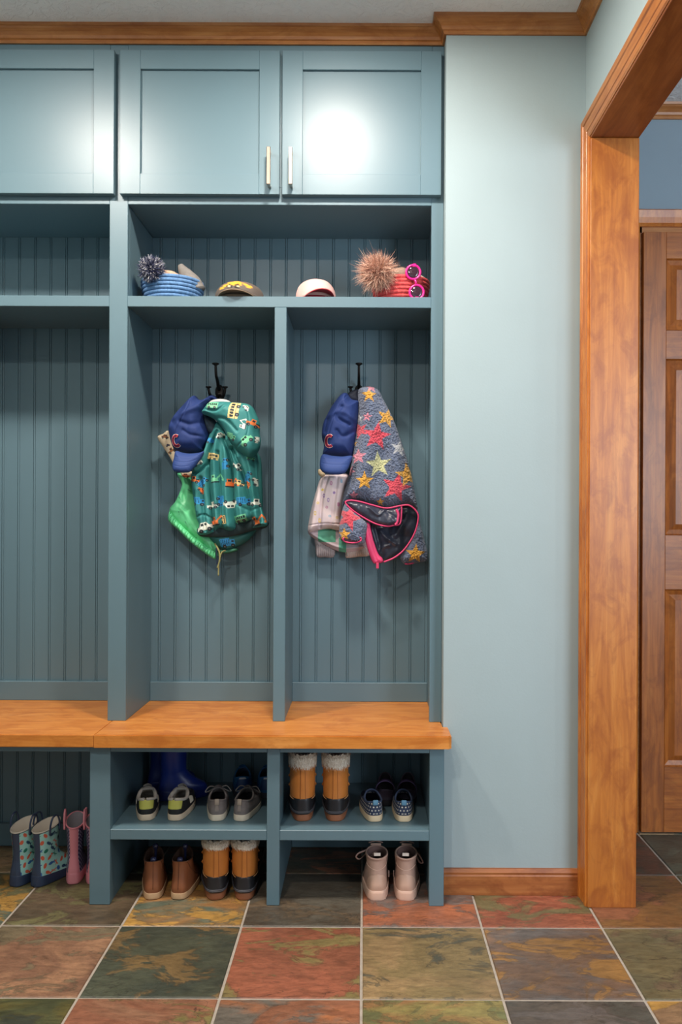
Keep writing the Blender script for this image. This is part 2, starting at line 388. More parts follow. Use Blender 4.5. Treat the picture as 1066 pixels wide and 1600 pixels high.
# hall door with panels and casing
DY = 2.622; DX0 = 0.925; DX1 = 1.665
def zz(py): return PT(1030, py, DY).z
dr = link('door_1', boxmesh(DX0, DX1, DY + .012, DY + .04, 0.006, zz(362)), W_DOORZ, kind='structure')
st = .075; xm = (DX0 + DX1) / 2
rails = [(362, 404), (516, 561), (836, 921), (1198, 1303)]
for a, b in ((DX0, DX0 + st), (xm - .045, xm + .045), (DX1 - st, DX1)):
    link('stile', boxmesh(a, b, DY, DY + .014, 0.006, zz(362), bev=.001), W_DOORZ, dr)
for a, b in rails:
    for c, d in ((DX0 + st, xm - .045), (xm + .045, DX1 - st)):
        link('rail', boxmesh(c, d, DY, DY + .014, max(zz(b), .006), zz(a), bev=.001), W_DOORX, dr)
for (a, b), (c, d) in zip(rails[:-1], rails[1:]):
    for x0, x1 in ((DX0 + st, xm - .045), (xm + .045, DX1 - st)):
        z1, z0 = zz(b), zz(c); lay = [(0, .0), (.004, .006), (.018, .012), (.036, .004)]
        G = np.array([[(x0 + e, DY + y, z0 + e), (x1 - e, DY + y, z0 + e), (x1 - e, DY + y, z1 - e), (x0 + e, DY + y, z1 - e)] for e, y in lay])
        link('panel', grid_mesh(G, close_u=True, cap1=True), W_DOORZ, dr)
DC = [(0, 0), (0, .010), (.008, .014), (.012, .010), (.030, .012), (.052, .016), (.058, .010), (.058, 0)]
dz = zz(352)
me = sweep([(-(DX1 + .01), 0), (-(DX1 + .01), dz), (-(DX0 - .01), dz), (-(DX0 - .01), 0)], DC, lambda p, q, t: (-p, 2.645 - t * 1.3, q))
link('trim_9', me, W_TRIMZ, kind='structure')
link('trim_10', boxes([(DX0 - .026, DX0 - .0005, 2.640, 2.70, 0, 2.03), (DX1 + .0005, DX1 + .04, 2.640, 2.70, 0, 2.03), (DX0 - .026, DX1 + .04, 2.640, 2.70, zz(361), 2.03)]), W_TRIMX, kind='structure')

# ------------------------------------------------------------------ built-in lockers
XL = -1.66                                      # left end, outside the picture
SH1, SH0 = 1.6665, 1.6357                       # hat shelf top / underside
BT = 1.926                                      # underside of the upper cabinets
locker = thing('locker_unit', 'blue painted coat locker with beadboard back, open bays and hat shelf above the wooden bench', 'locker', (-0.70, YB, HB))
UPR = [(XL, -1.604), (-1.225, -1.19), (-0.7238, -0.672), (-0.2545, -0.2205), (0.1893, 0.2236)]
for k, (a, b) in enumerate(UPR):
    top = BT if k in (0, 2, 4) else SH0
    link('stile', boxmesh(a, b, YF, YF + .019, HB, CB if k in (0, 2, 4) else top, bev=.0012), CAB, locker)
    c, d = (a + .003, b) if k in (0, 2) else ((a + .004, b - .002) if k in (1, 3) else (0.2035, b))
    if k == 0: c, d = a, b
    link('side_panel', boxmesh(c, d, YF + .0192, YB - .001, HB, BT if k in (0, 2, 4) else SH0, bev=.0006), CAB, locker)
for a, b in ((-1.604, -0.7208), (-0.672, 0.2035)):
    x1 = min(b, 0.1893) if b > 0 else -0.7238
    link('shelf_edge', boxmesh(a, x1, YF + .0002, YF + .019, SH0, SH1, bev=.0012), CAB, locker)
    link('shelf', boxmesh(a, b, YF + .0192, YB - .001, SH0 + .002, SH1, bev=.0005), CAB, locker)
    link('top_panel', boxmesh(a, b, YF + .0192, YB - .001, BT + .001, BT + .016), CAB, locker)
    link('top_rail', boxmesh(a, x1, YF + .0002, YF + .019, BT, BT + .05, bev=.0012), CAB, locker)
bays = [(-1.604, -1.223), (-1.194, -0.7208), (-0.672, -0.2505), (-0.2225, 0.2035)]
for a, b in bays:
    bm = bmesh.new(); box(bm, a, b, YB - .013, YB - .0005, HB, 0.5215, bev=.0015)
    link('skirting_board', fin(bm), CAB, locker)
# beadboard planks: flat face, groove, bead, groove
PW = 0.0498; x0 = PT(248, 800, YB).x
def plank_mesh(z0, z1, w=PW, name='plank'):
    prof = [(0, .0022), (.0010, 0), (.0022, -.0006), (.0038, -.0006), (.0050, 0), (.0060, .0022), (.0066, .0022), (.0076, 0), (w - .0008, 0), (w - .0001, .0022)]
    G = np.array([[(x, y, z) for x, y in prof] for z in (z0, z1)])
    me = grid_mesh(G, close_u=False); me.name = name; return me
pm = plank_mesh(HB, BT + .001); pm.materials.append(CAB)
pm.transform(Matrix.Translation(-Vector(locker.location)))
n0 = math.ceil((XL + .01 - x0) / PW)
for i in range(n0, 40):
    xx = x0 + i * PW
    if xx + PW > 0.2235: break
    o = bpy.data.objects.new('plank', pm); COL.objects.link(o); o.parent = locker; o.location = (xx, YB, 0)
    lastx = xx + PW
link('plank', boxmesh(lastx, 0.2235, YB, YB + .006, HB, BT), CAB, locker)

# upper cabinets with shaker doors
def shaker(x0, x1, parent, handle_x=None, inset=None, label=None):
    z0, z1 = 1.9477, 2.3525; s = .0575
    bm = bmesh.new()
    for a in ((x0, x0 + s, YD, YF - .001, z0, z1), (x1 - s, x1, YD, YF - .001, z0, z1), (x0 + s, x1 - s, YD, YF - .001, z0, z0 + s), (x0 + s, x1 - s, YD, YF - .001, z1 - .0535, z1)):
        box(bm, *a, bev=.0009)
    d = link('door', fin(bm), CAB, parent)
    link('panel', boxmesh(x0 + s - .002, x1 - s + .002, YD + .0085, YF - .003, z0 + s - .002, z1 - .0535 + .002), CAB, d)
    if handle_x is not None:
        zb, zt = PT(420, 288, YD - .03).z, PT(420, 229, YD - .03).z
        me = boxes([(handle_x - .0055, handle_x + .0055, YD - .032, YD - .024, zb, zt), (handle_x - .0045, handle_x + .0045, YD - .0245, YD - .0002, zb + .001, zb + .010), (handle_x - .0045, handle_x + .0045, YD - .0245, YD - .0002, zt - .010, zt - .001)], bev=.0012)
        link('handle', me, NICKEL, d, label='nickel bar handle')
    return d
XD = [(-1.55, -1.131), (-1.125, -0.7065), (-0.690, -0.2406), (-0.2335, 0.2144)]
uc = thing('wall_cabinet', 'blue upper cabinet with two shaker doors and bar handles, next to the pale wall', 'cabinet', (-0.25, YF, 1.96), group='upper cabinets')
link('body', boxes([(-0.697, 0.2236, YF + .0195, YB - .002, BT + .0165, CB)]), CAB, uc)
link('face_frame', boxes([(-0.6715, 0.189, YF + .0003, YF + .019, BT + .0505, CB - .0005)]), CAB, uc)
shaker(*XD[2], uc, PT(419.5, 258, YD - .03).x); shaker(*XD[3], uc, PT(454, 258, YD - .03).x)
ul = thing('wall_cabinet', 'blue upper cabinet at the left picture edge, its shaker door showing no handle', 'cabinet', (-1.1, YF, 1.96), group='upper cabinets')
link('body', boxes([(XL, -0.6995, YF + .0195, YB - .002, BT + .0165, CB)]), CAB, ul)
link('face_frame', boxes([(-1.6035, -0.7242, YF + .0003, YF + .019, BT + .0505, CB - .0005)]), CAB, ul)
shaker(*XD[0], ul, -1.16); shaker(*XD[1], ul, -1.096)

# bench top: two glued boards notched round the wall
bench = thing('bench_top', 'honey stained wooden bench top running under the lockers', 'bench top', (-0.7, 2.1, HB - .034))
link('board', boxmesh(XL - .01, -0.7115, 2.095, YB - .001, HB - .034, HB, bev=.0025), W_BENCH, bench)
bm = bmesh.new()
pts = [(-0.7107, 2.095), (0.229, 2.095), (0.2365, 2.1025), (0.2365, YW - .001), (XC - .0015, YW - .001), (XC - .0015, YB - .001), (-0.7107, YB - .001)]
f = bm.faces.new([bm.verts.new((x, y, HB - .034)) for x, y in pts]); r = bmesh.ops.extrude_face_region(bm, geom=[f])
for v in r['geom']:
    if isinstance(v, bmesh.types.BMVert): v.co.z = HB
bmesh.ops.recalc_face_normals(bm, faces=bm.faces)
bmesh.ops.bevel(bm, geom=[e for e in bm.edges if all(v.co.z > HB - .001 for v in e.verts)], offset=.0025, segments=2, affect='EDGES')
link('board', fin(bm), W_BENCH, bench)

# shoe cubbies under the bench
cub = thing('shoe_cubby', 'blue painted open shoe cubby unit standing on the slate floor under the wooden bench', 'shoe rack', (-0.7, YL, 0))
ZT = HB - .0345
for a, b in ((XL, -1.62), (-0.7289, -0.6741), (-0.2548, -0.2206), (0.1799, 0.2192)):
    link('post', boxmesh(a, b, YL, YL + .02, 0.0008, ZT, bev=.0012), CAB, cub)
    c, d = a + .003, b - .002
    link('side_panel', boxmesh(c, d, YL + .0202, YB - .002, 0.0008, ZT), CAB, cub)
for a, b in ((-1.62, -0.7289), (-0.6741, -0.2548), (-0.2206, 0.1799)):
    link('top_rail', boxmesh(a + .0002, b - .0002, YL + .001, YL + .0195, 0.4095, ZT, bev=.001), CAB, cub)
    if a > -1:
        link('shelf_edge', boxmesh(a + .0002, b - .0002, YL + .0008, YL + .0195, 0.1746, 0.202, bev=.0012), CAB, cub)
        link('shelf', boxmesh(a - .0015, b + .0025, YL + .0197, YB - .002, 0.180, 0.2018), CAB, cub)
    link('skirting_board', boxmesh(a - .001, b + .001, YB - .013, YB - .0005, 0.0008, .072, bev=.0015), CAB, cub)
pl = plank_mesh(0.0008, ZT); pl.materials.append(CAB); pl.transform(Matrix.Translation(-Vector(cub.location)))
for i in range(n0, 40):
    xx = x0 + i * PW
    if xx + PW > 0.2235: break
    o = bpy.data.objects.new('plank', pl); COL.objects.link(o); o.parent = cub; o.location = (xx, YB, 0)
link('plank', boxmesh(lastx, 0.2235, YB, YB + .006, 0.0008, ZT), CAB, cub)

# coat hooks
def hook(px, label):
    b = PT(px, 612, YB); x = b.x; zb = b.z
    t = thing('coat_hook', label, 'hook', (x, YB - .0005, zb), group='iron coat hooks in the bays')
    bm_pts = []
    n = 20; G = []
    for r, y in ((0.0, -.0055), (.011, -.005), (.0135, -.0035), (.0145, 0)):
        G.append([(x + r * .95 * math.cos(2 * PI * k / n), YB + y, zb + r * 1.55 * math.sin(2 * PI * k / n)) for k in range(n)])
    link('back_plate', grid_mesh(np.array(G), close_u=True, cap0=True), IRON, t, smooth=True)
    zt = PT(px, 570, YB - .075).z
    xt = PT(px - (6 if px < 400 else 0), 570, YB - .075).x
    pts = spline([(x, YB - .003, zb + .006), (x, YB - .02, zb + .014), (x * .6 + xt * .4, YB - .040, zb + .028), (x * .2 + xt * .8, YB - .064, zt - .030), (xt, YB - .075, zt)], 6)
    link('upper_arm', tube(pts, [.0060 - .0022 * i / len(pts) for i in range(len(pts))], 10), IRON, t, smooth=True)
    k = lathe([(.003, -.004), (.0045, -.002), (.0105, .0015), (.0115, .0035), (.010, .005), (.0, .006)], 20, center=(xt, YB - .075, zt))
    link('upper_knob', k, IRON, t, smooth=True)
    for s in (-1, 1):
        xs = x + s * .026
        pts = spline([(x + s * .002, YB - .004, zb - .012), (x + s * .012, YB - .022, zb - .024), (x + s * .022, YB - .040, zb - .016), (xs, YB - .046, zb + .002)], 6)
        link('lower_arm', tube(pts, .0042, 8), IRON, t, smooth=True)
        link('lower_knob', lathe([(.003, -.003), (.0040, -.001), (.0088, .0015), (.0094, .003), (.008, .0045), (.0, .005)], 16, center=(xs, YB - .046, zb + .004)), IRON, t, smooth=True)
    for dz_ in (-.013, .013):
        me = lathe([(.0, .0015), (.003, .001), (.003, -.001)], 10); me.transform(Matrix.Rotation(PI / 2, 4, 'X')); me.transform(Matrix.Translation((0, -.0055, dz_)))
        link('screw', me, IRON, t, local=True)
    return t
hook(343, 'black iron triple coat hook holding the vehicle-print jacket'); hook(561, 'black iron triple coat hook holding the starry fleece coat')

# ------------------------------------------------------------------ cloth: puffed, folded shells
def seg_dist(X, Y, poly, closed):
    d = np.full(X.shape, 1e9); CX = np.zeros_like(X); CY = np.zeros_like(Y)
    n = len(poly)
    for i in range(n if closed else n - 1):
        ax, ay = poly[i]; bx, by = poly[(i + 1) % n]; dx, dy = bx - ax, by - ay; L = dx * dx + dy * dy + 1e-12
        t = np.clip(((X - ax) * dx + (Y - ay) * dy) / L, 0, 1); qx, qy = ax + t * dx, ay + t * dy
        dd = np.hypot(X - qx, Y - qy); m = dd < d
        d[m] = dd[m]; CX[m] = qx[m]; CY[m] = qy[m]
    return d, CX, CY
def inside(X, Y, poly):
    c = np.zeros(X.shape, bool); n = len(poly)
    for i in range(n):
        ax, ay = poly[i]; bx, by = poly[(i + 1) % n]
        if ay == by: continue
        m = ((ay > Y) != (by > Y)) & (X < (bx - ax) * (Y - ay) / (by - ay) + ax); c ^= m
    return c
KC = 4.4435
class Frame:
    """maps the drawing units used to lay out a garment onto the place"""
    def __init__(s, ox, oy): s.ox, s.oy = ox, oy
    def world(s, x, y, z):
        px, py = s.ox + x / KC, s.oy + y / KC; dx, dy = px - PX0, py - PY0; c, sn = math.cos(TH), math.sin(TH)
        return (dx * c + dy * sn) * s.zr / F, z, EYE - (-dx * sn + dy * c) * s.zr / F
FL = Frame(230, 550); FR = Frame(460, 550)
def shell(name, fr, outline, z0, thick, mat, parent, col=None, folds=(), wr=0.0, wscale=90, R=None, step=3.0, back=0.35, fuzz=0.0, seed=1, label=None, smooth_outline=5, tilt=None):
    poly = spline(outline, smooth_outline, closed=True) if smooth_outline else np.array(outline, float)
    lo, hi = poly.min(0) - step, poly.max(0) + step
    xs = np.arange(lo[0], hi[0] + step, step); ys = np.arange(lo[1], hi[1] + step, step)
    X, Y = np.meshgrid(xs, ys); ins = inside(X, Y, poly); d, CX, CY = seg_dist(X, Y, poly, True)
    near = (~ins) & (d < step * 1.05)
    X = np.where(near, CX, X); Y = np.where(near, CY, Y); d = np.where(near, 0, d)
    ok = ins | near
    span = R or 0.35 * min(hi - lo)
    def depth(X, Y, d):
        q = np.clip(d / span, 0, 1); pr = np.sqrt(np.clip(1 - (1 - q) ** 2, 0, 1))
        z = z0 - thick * pr; e = np.clip(d / (0.3 * span), 0, 1)
        for pts, amp, wd in folds:
            fd, _, _ = seg_dist(X, Y, spline(pts, 4), False)
            z = z + amp * np.exp(-(fd / wd) ** 2) * e
        if wr: z = z + wr * (vnoise(X / wscale + seed, Y / wscale * .6, seed) + .5 * vnoise(X / wscale * 2.3, Y / wscale * 1.4 + seed, seed + 1) - .75) * 2 * e
        if fuzz: z = z + fuzz * (vnoise(X / 7, Y / 7, seed + 5) - .5) * 2 * np.clip(d / 6, 0, 1)
        if tilt: z = z + tilt[0] * (X - lo[0]) / (hi[0] - lo[0]) + tilt[1] * (Y - lo[1]) / (hi[1] - lo[1])
        return z, pr
    Z, pr = depth(X, Y, d); fr.zr = z0
    idx = -np.ones(X.shape, int); n = int(ok.sum()); idx[ok] = np.arange(n)
    def V(zz):
        wx, _, wz = fr.world(X[ok], Y[ok], 0); return np.stack([wx, zz, wz], 1)
    zb = z0 + back * thick * pr[ok]
    if tilt: zb = zb + (tilt[0] * (X - lo[0]) / (hi[0] - lo[0]) + tilt[1] * (Y - lo[1]) / (hi[1] - lo[1]))[ok]
    zb = np.minimum(np.maximum(zb, Z[ok] + 0.0015), YB - 0.002)
    zf = np.minimum(Z[ok], YB - 0.004)
    a, b, c, e = idx[:-1, :-1], idx[:-1, 1:], idx[1:, 1:], idx[1:, :-1]
    m = (a >= 0) & (b >= 0) & (c >= 0) & (e >= 0)
    full = ins[:-1, :-1] | ins[:-1, 1:] | ins[1:, 1:] | ins[1:, :-1]; m &= full
    q = np.stack([a[m], e[m], c[m], b[m]], 1)
    edge_mask = np.zeros(n, bool); edge_mask[idx[near & (idx >= 0)]] = True
    # triangles where three corners are usable
    tris = []
    for (p1, p2, p3, p4) in ((a, b, c, e), (b, c, e, a), (c, e, a, b), (e, a, b, c)):
        mt = (p1 >= 0) & (p2 >= 0) & (p4 >= 0) & (p3 < 0) & full
        if mt.any(): tris.append(np.stack([p1[mt], p4[mt], p2[mt]], 1))
    faces = q.tolist() + (np.concatenate(tris).tolist() if tris else [])
    vf, vb = V(zf), V(zb); verts = np.concatenate([vf, vb])
    fb = [[i + n for i in reversed(f)] for f in faces]
    from collections import Counter
    cnt = Counter()
    for f in faces:
        for i in range(len(f)): cnt[(f[i], f[(i + 1) % len(f)])] += 1
    rim = [[k[1], k[0], k[0] + n, k[1] + n] for k in cnt if (k[1], k[0]) not in cnt]
    me = bpy.data.meshes.new('m'); me.from_pydata(verts.tolist(), [], faces + fb + rim)
    if col is not None:
        cc = col(X[ok], Y[ok]); setcol(me, np.concatenate([cc, cc]))
    bm = bmesh.new(); bm.from_mesh(me); bmesh.ops.delete(bm, geom=[v for v in bm.verts if not v.link_faces], context='VERTS'); bm.to_mesh(me); bm.free()
    o = link(name, me, mat, parent, smooth=True, label=label)
    def zat(x, y):
        X1, Y1 = np.array([float(x)]), np.array([float(y)]); d1, _, _ = seg_dist(X1, Y1, poly, True)
        if not inside(X1, Y1, poly)[0]: d1 = d1 * 0
        return float(depth(X1, Y1, d1)[0][0])
    o_fn[o.name] = (zat, z0)
    return o
o_fn = {}
def on(fr, o, x, y, off=0.0):
    zat, z0 = o_fn[o.name]; fr.zr = z0; X, _, Z = fr.world(x, y, 0); return Vector((X, zat(x, y) - off, Z))
def at(fr, x, y, z):
    fr.zr = z; X, _, Z = fr.world(x, y, 0); return Vector((X, z, Z))

def base_col(X, c): return np.tile(np.array(lin(c)), (X.shape[0], 1))
def put(C, mask, c, soft=None):
    c = np.array(lin(c)); m = mask.astype(float)[:, None] if mask.dtype == bool else np.clip(mask, 0, 1)[:, None]
    C[:] = C * (1 - m) + c * m
def rect(u, v, x0, x1, y0, y1): return (u > x0) & (u < x1) & (v > y0) & (v < y1)
def rot(X, Y, cx, cy, a, s=1.0):
    c, sn = math.cos(a), math.sin(a); dx, dy = X - cx, Y - cy
    return (dx * c + dy * sn) / s, (-dx * sn + dy * c) / s
DK = (36, 48, 54)
def vehicle(C, X, Y, kind, cx, cy, col, a=0.0, s=1.0):
    u, v = rot(X, Y, cx, cy, math.radians(a), s * 1.18)
    if kind == 'car':
        put(C, rect(u, v, -36, 36, -4, 14), col); put(C, (np.abs(u) < 26 - (v + 20) * -.35) & (v > -22) & (v <= -4) & (np.abs(u) < 14 + (v + 22) * .7), col)
        put(C, rect(u, v, -14, -2, -17, -6), DK); put(C, rect(u, v, 2, 14, -17, -6), DK)
    elif kind == 'pickup':
        put(C, rect(u, v, -36, 36, -2, 13), col); put(C, rect(u, v, -12, 12, -22, -2), col); put(C, rect(u, v, -6, 8, -17, -5), DK); put(C, rect(u, v, 16, 34, -5, 2), DK)
    elif kind == 'truck':
        put(C, rect(u, v, -38, 8, -24, 12), col)
        for k in range(5): put(C, rect(u, v, -34 + k * 9, -31 + k * 9, -20, 8), tuple(int(x * .45) for x in col))
        put(C, rect(u, v, 10, 32, -14, 14), col); put(C, rect(u, v, 16, 28, -10, 0), DK); put(C, rect(u, v, -38, 32, 8, 14), col)
    elif kind == 'bus':
        put(C, rect(u, v, -40, 40, -26, 20), col)
        for k in range(5): put(C, rect(u, v, -34 + k * 14, -23 + k * 14, -18, -2), DK)
        put(C, rect(u, v, -40, 40, 5, 8), (150, 120, 70))
    elif kind == 'digger':
        put(C, rect(u, v, -30, 10, -8, 10), col); put(C, rect(u, v, -24, -2, -28, -8), col); put(C, rect(u, v, -19, -7, -23, -12), DK)
        for (ax, ay, bx, by) in ((5, -4, 26, -30), (26, -30, 40, 0)):
            d, _, _ = seg_dist(u, v, [(ax, ay), (bx, by)], False); put(C, d < 3.2, col)
        put(C, rect(u, v, 32, 46, 0, 12), col); put(C, rect(u, v, -34, 14, 11, 18), DK); return
    for wx in (-20, 20):
        r = np.hypot(u - wx, v - 15); put(C, r < 9.5, DK); put(C, r < 3.5, (120, 128, 128))
def star(C, X, Y, cx, cy, r, col, a=0.0, k=0.42):
    u, v = rot(X, Y, cx, cy, math.radians(a), r); th = np.arctan2(u, -v); rr = np.hypot(u, v)
    rr = rr * (1 + .08 * (vnoise(X / 5, Y / 5, 3) - .5) * 2)
    seg = PI / 5; t = np.abs(((th + seg) % (2 * seg)) - seg)       # 0 at a tip
    # edge between tip (1,0) and notch (k, seg)
    x, y = rr * np.cos(t), rr * np.sin(t); nx, ny = k * math.cos(seg), k * math.sin(seg)
    s = (nx - 1) * (y - 0) - (ny - 0) * (x - 1)
    put(C, s > 0, col)

# ================= left bay: jacket, green jacket, cap
# ---- green rain jacket at the back
GR = M('green_nylon', (104, 208, 146), 0.38, vary=.1, vscale=20, bump=.3, bscale=60)
def green_col(X, Y):
    C = base_col(X, (106, 210, 148))
    for cx, cy, a in ((230, 1010, 20), (235, 1110, 60), (300, 960, 10), (350, 1290, 45), (280, 1180, 30)):
        for k in range(3):
            u, v = rot(X, Y, cx, cy, math.radians(a)); d = np.hypot(u - k * 9, (v - k * 4) * 1.5); put(C, d < 5 - k, (50, 120, 90))
    return C
gj = thing('jacket', "child's bright green rain jacket with ruched cuff hanging behind the vehicle-print jacket", 'jacket', tuple(at(FL, 480, 400, 2.47)))
GF = [([(240, 960), (300, 1060), (420, 1240)], .006, 22), ([(250, 1080), (330, 1180), (400, 1290)], -.005, 18), ([(210, 1040), (290, 1100)], .004, 12), ([(250, 880), (270, 960), (260, 1040)], .004, 16)]
gb = shell('body', FL, [(210, 845), (270, 835), (330, 880), (350, 1000), (380, 1180), (470, 1280), (500, 1380), (478, 1420), (410, 1370), (320, 1290), (230, 1210), (165, 1130), (158, 1085), (195, 1040), (228, 970), (242, 910)], 2.478, .034, MV('green_print', .4, .3, 60), gj, green_col, GF, wr=.004, wscale=60, seed=3)
cuff_out = [(160, 1098), (172, 1120), (240, 1200), (330, 1285), (420, 1350), (478, 1385), (474, 1440), (400, 1395), (300, 1320), (225, 1245), (160, 1185), (147, 1150)]
cf = []
cen0, cen1 = spline([(168, 1125), (240, 1205), (330, 1288), (420, 1358), (474, 1395)], 8), spline([(152, 1165), (225, 1240), (310, 1322), (400, 1392), (472, 1435)], 8)
for k in range(1, 40, 2):
    i = min(int(k / 40 * (len(cen0) - 1)), len(cen0) - 1); cf.append(([tuple(cen0[i]), tuple(cen1[i])], .0055, 4.2))
shell('ruched_cuff', FL, cuff_out, 2.462, .022, GR, gj, None, cf, R=22, step=2.6)
shell('tab', FL, [(478, 1368), (540, 1375), (620, 1362), (628, 1380), (560, 1398), (500, 1394)], 2.455, .008, M('dark_green_tab', (40, 108, 82), .6), gj, None)

# ---- vehicle-print jacket
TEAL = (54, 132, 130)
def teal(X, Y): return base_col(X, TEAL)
OR, BL, LG, WH, YE = (236, 124, 62), (56, 156, 216), (124, 208, 160), (230, 234, 220), (236, 208, 140)
def body_col(X, Y):
    C = teal(X, Y)
    for a in (('car', 525, 590, WH, -20, .7), ('truck', 455, 625, BL, 10, .7), ('bus', 472, 735, YE, 12, .8), ('truck', 560, 780, BL, -95, .9), ('pickup', 640, 800, WH, 40, .85), ('truck', 715, 868, BL, -75, .85), ('digger', 495, 890, LG, -8, 1.0), ('pickup', 340, 890, OR, 5, .9), ('truck', 405, 905, BL, -60, .85), ('digger', 600, 920, OR, 0, 1.05), ('pickup', 652, 915, YE, 12, .8), ('car', 712, 925, OR, 80, .6), ('car', 765, 905, WH, 70, .7), ('car', 392, 965, OR, 60, .6), ('truck', 370, 1040, BL, 3, 1.05), ('pickup', 470, 1065, WH, -8, .95), ('truck', 525, 1040, BL, 85, .85), ('car', 590, 1058, WH, 172, 1.05), ('truck', 685, 1040, BL, -6, 1.1), ('pickup', 768, 1048, WH, 2, 1.0), ('bus', 660, 1160, LG, -14, .9), ('digger', 500, 1180, OR, -10, 1.1), ('car', 412, 1215, WH, -18, 1.25), ('digger', 775, 1180, OR, -14, 1.2), ('truck', 735, 745, LG, 10, .6), ('car', 370, 775, WH, -25, .8), ('bus', 545, 1165, YE, 80, .6)):
        vehicle(C, X, Y, *a)
    return C
vj = thing('jacket', "child's teal hooded jacket printed with orange, blue and white cars and trucks", 'jacket', tuple(at(FL, 520, 345, 2.40)))
JM = MV('jacket_print', .62, .15, 500)
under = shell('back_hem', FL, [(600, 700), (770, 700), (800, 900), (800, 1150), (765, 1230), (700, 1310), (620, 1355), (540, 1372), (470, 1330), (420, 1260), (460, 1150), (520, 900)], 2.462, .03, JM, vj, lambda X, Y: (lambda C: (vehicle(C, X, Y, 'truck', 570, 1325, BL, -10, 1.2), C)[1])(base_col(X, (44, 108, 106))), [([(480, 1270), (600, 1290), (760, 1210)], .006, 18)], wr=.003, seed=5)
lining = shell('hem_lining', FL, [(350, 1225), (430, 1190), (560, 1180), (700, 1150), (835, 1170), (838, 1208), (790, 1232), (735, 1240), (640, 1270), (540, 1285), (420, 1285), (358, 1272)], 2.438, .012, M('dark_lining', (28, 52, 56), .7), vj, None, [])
BF = [([(500, 560), (448, 700), (440, 860), (462, 1090), (470, 1240)], .020, 13), ([(545, 600), (592, 760), (604, 950), (612, 1100), (628, 1235)], .022, 13), ([(600, 680), (672, 840), (706, 1000), (738, 1180)], .020, 13), ([(505, 700), (520, 950), (520, 1100), (535, 1230)], .012, 9),
      ([(500, 560), (485, 800), (490, 1000), (505, 1200)], -.016, 20), ([(560, 620), (560, 850), (566, 1050), (580, 1210)], -.014, 20), ([(385, 880), (400, 1050), (416, 1240)], .012, 12), ([(640, 740), (650, 950), (672, 1170)], -.014, 20), ([(700, 720), (735, 860), (770, 1150)], -.012, 16), ([(430, 620), (395, 740), (345, 810)], -.010, 18),
      ([(325, 846), (372, 836), (425, 790), (440, 760)], .014, 9), ([(750, 760), (768, 900), (800, 1180)], .008, 9), ([(345, 1150), (410, 1130), (470, 1165)], .006, 8), ([(640, 1060), (720, 1100), (790, 1080)], .004, 10), ([(360, 960), (350, 1100)], -.006, 16)]
jb = shell('body', FL, [(490, 485), (450, 545), (420, 620), (395, 695), (350, 755), (318, 820), (308, 880), (316, 960), (332, 1060), (345, 1150), (362, 1200), (352, 1262), (410, 1270), (470, 1250), (510, 1222), (560, 1240), (608, 1236), (640, 1192), (690, 1182), (735, 1166), (752, 1190), (735, 1222), (790, 1216), (838, 1202), (820, 1150), (792, 1060), (776, 960), (770, 850), (764, 740), (700, 660), (600, 600), (545, 510)], 2.437, .036, JM, vj, body_col, BF, wr=.004, seed=7, R=45, step=2.4)
def hood_col(X, Y):
    C = teal(X, Y)
    for a in (('bus', 625, 420, YE, -82, 1.25), ('pickup', 748, 505, OR, 20, 1.0), ('truck', 600, 600, LG, 20, .85), ('car', 705, 625, LG, -45, 1.1), ('digger', 690, 520, WH, -80, .8), ('bus', 470, 385, LG, 4, .85), ('pickup', 480, 510, OR, 80, .8), ('car', 700, 400, WH, 50, .6), ('car', 425, 500, WH, 50, .7), ('truck', 770, 620, WH, 90, .5)): vehicle(C, X, Y, *a)
    return C
HF = [([(400, 405), (500, 420), (560, 380), (600, 352)], .007, 10), ([(470, 470), (560, 480), (640, 560)], .006, 12), ([(690, 370), (720, 470), (705, 600), (640, 665)], .003, 5), ([(420, 440), (490, 480), (545, 560), (590, 640)], -.008, 26), ([(560, 380), (620, 480), (680, 640)], -.006, 40), ([(740, 400), (775, 520), (765, 660)], .004, 20)]
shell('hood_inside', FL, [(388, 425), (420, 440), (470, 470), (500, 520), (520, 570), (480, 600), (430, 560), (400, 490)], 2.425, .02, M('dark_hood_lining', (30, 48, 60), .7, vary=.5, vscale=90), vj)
hd = shell('hood', FL, [(383, 425), (405, 385), (440, 352), (520, 346), (600, 352), (690, 360), (733, 384), (760, 435), (784, 500), (782, 560), (790, 620), (778, 680), (748, 724), (718, 738), (670, 715), (620, 672), (572, 612), (545, 560), (515, 515), (475, 472), (425, 446)], 2.402, .052, JM, vj, hood_col, HF, wr=.003, seed=9, R=75, step=2.4)
shell('neck_lining', FL, [(425, 360), (455, 333), (520, 326), (575, 342), (570, 372), (500, 380), (440, 382)], 2.41, .012, M('grey_lining', (188, 190, 188), .8), vj)
def cream_col(X, Y):
    C = base_col(X, (214, 196, 166))
    for a in (('car', 130, 590, (120, 76, 50), 10, .6), ('pickup', 175, 685, (150, 98, 58), -30, .7), ('car', 150, 650, (60, 60, 90), -20, .35), ('car', 270, 860, (190, 90, 50), 0, .6)): vehicle(C, X, Y, *a)
    return C
cream = shell('print_lining', FL, [(70, 592), (110, 568), (152, 548), (215, 640), (225, 760), (192, 790), (160, 735), (115, 665)], 2.452, .012, MV('cream_print', .8, .1), gj, cream_col, smooth_outline=3, label='cream lining printed with small brown vehicles')
shell('print_lining', FL, [(235, 830), (310, 830), (325, 850), (290, 872), (250, 868)], 2.44, .01, MATS['cream_print'], gj, cream_col, label='cream lining printed with small brown vehicles')
cord = [at(FL, x, y, z) for x, y, z in ((470, 1330, 2.437), (500, 1385, 2.434), (505, 1440, 2.434), (497, 1480, 2.434), (495, 1555, 2.434))]
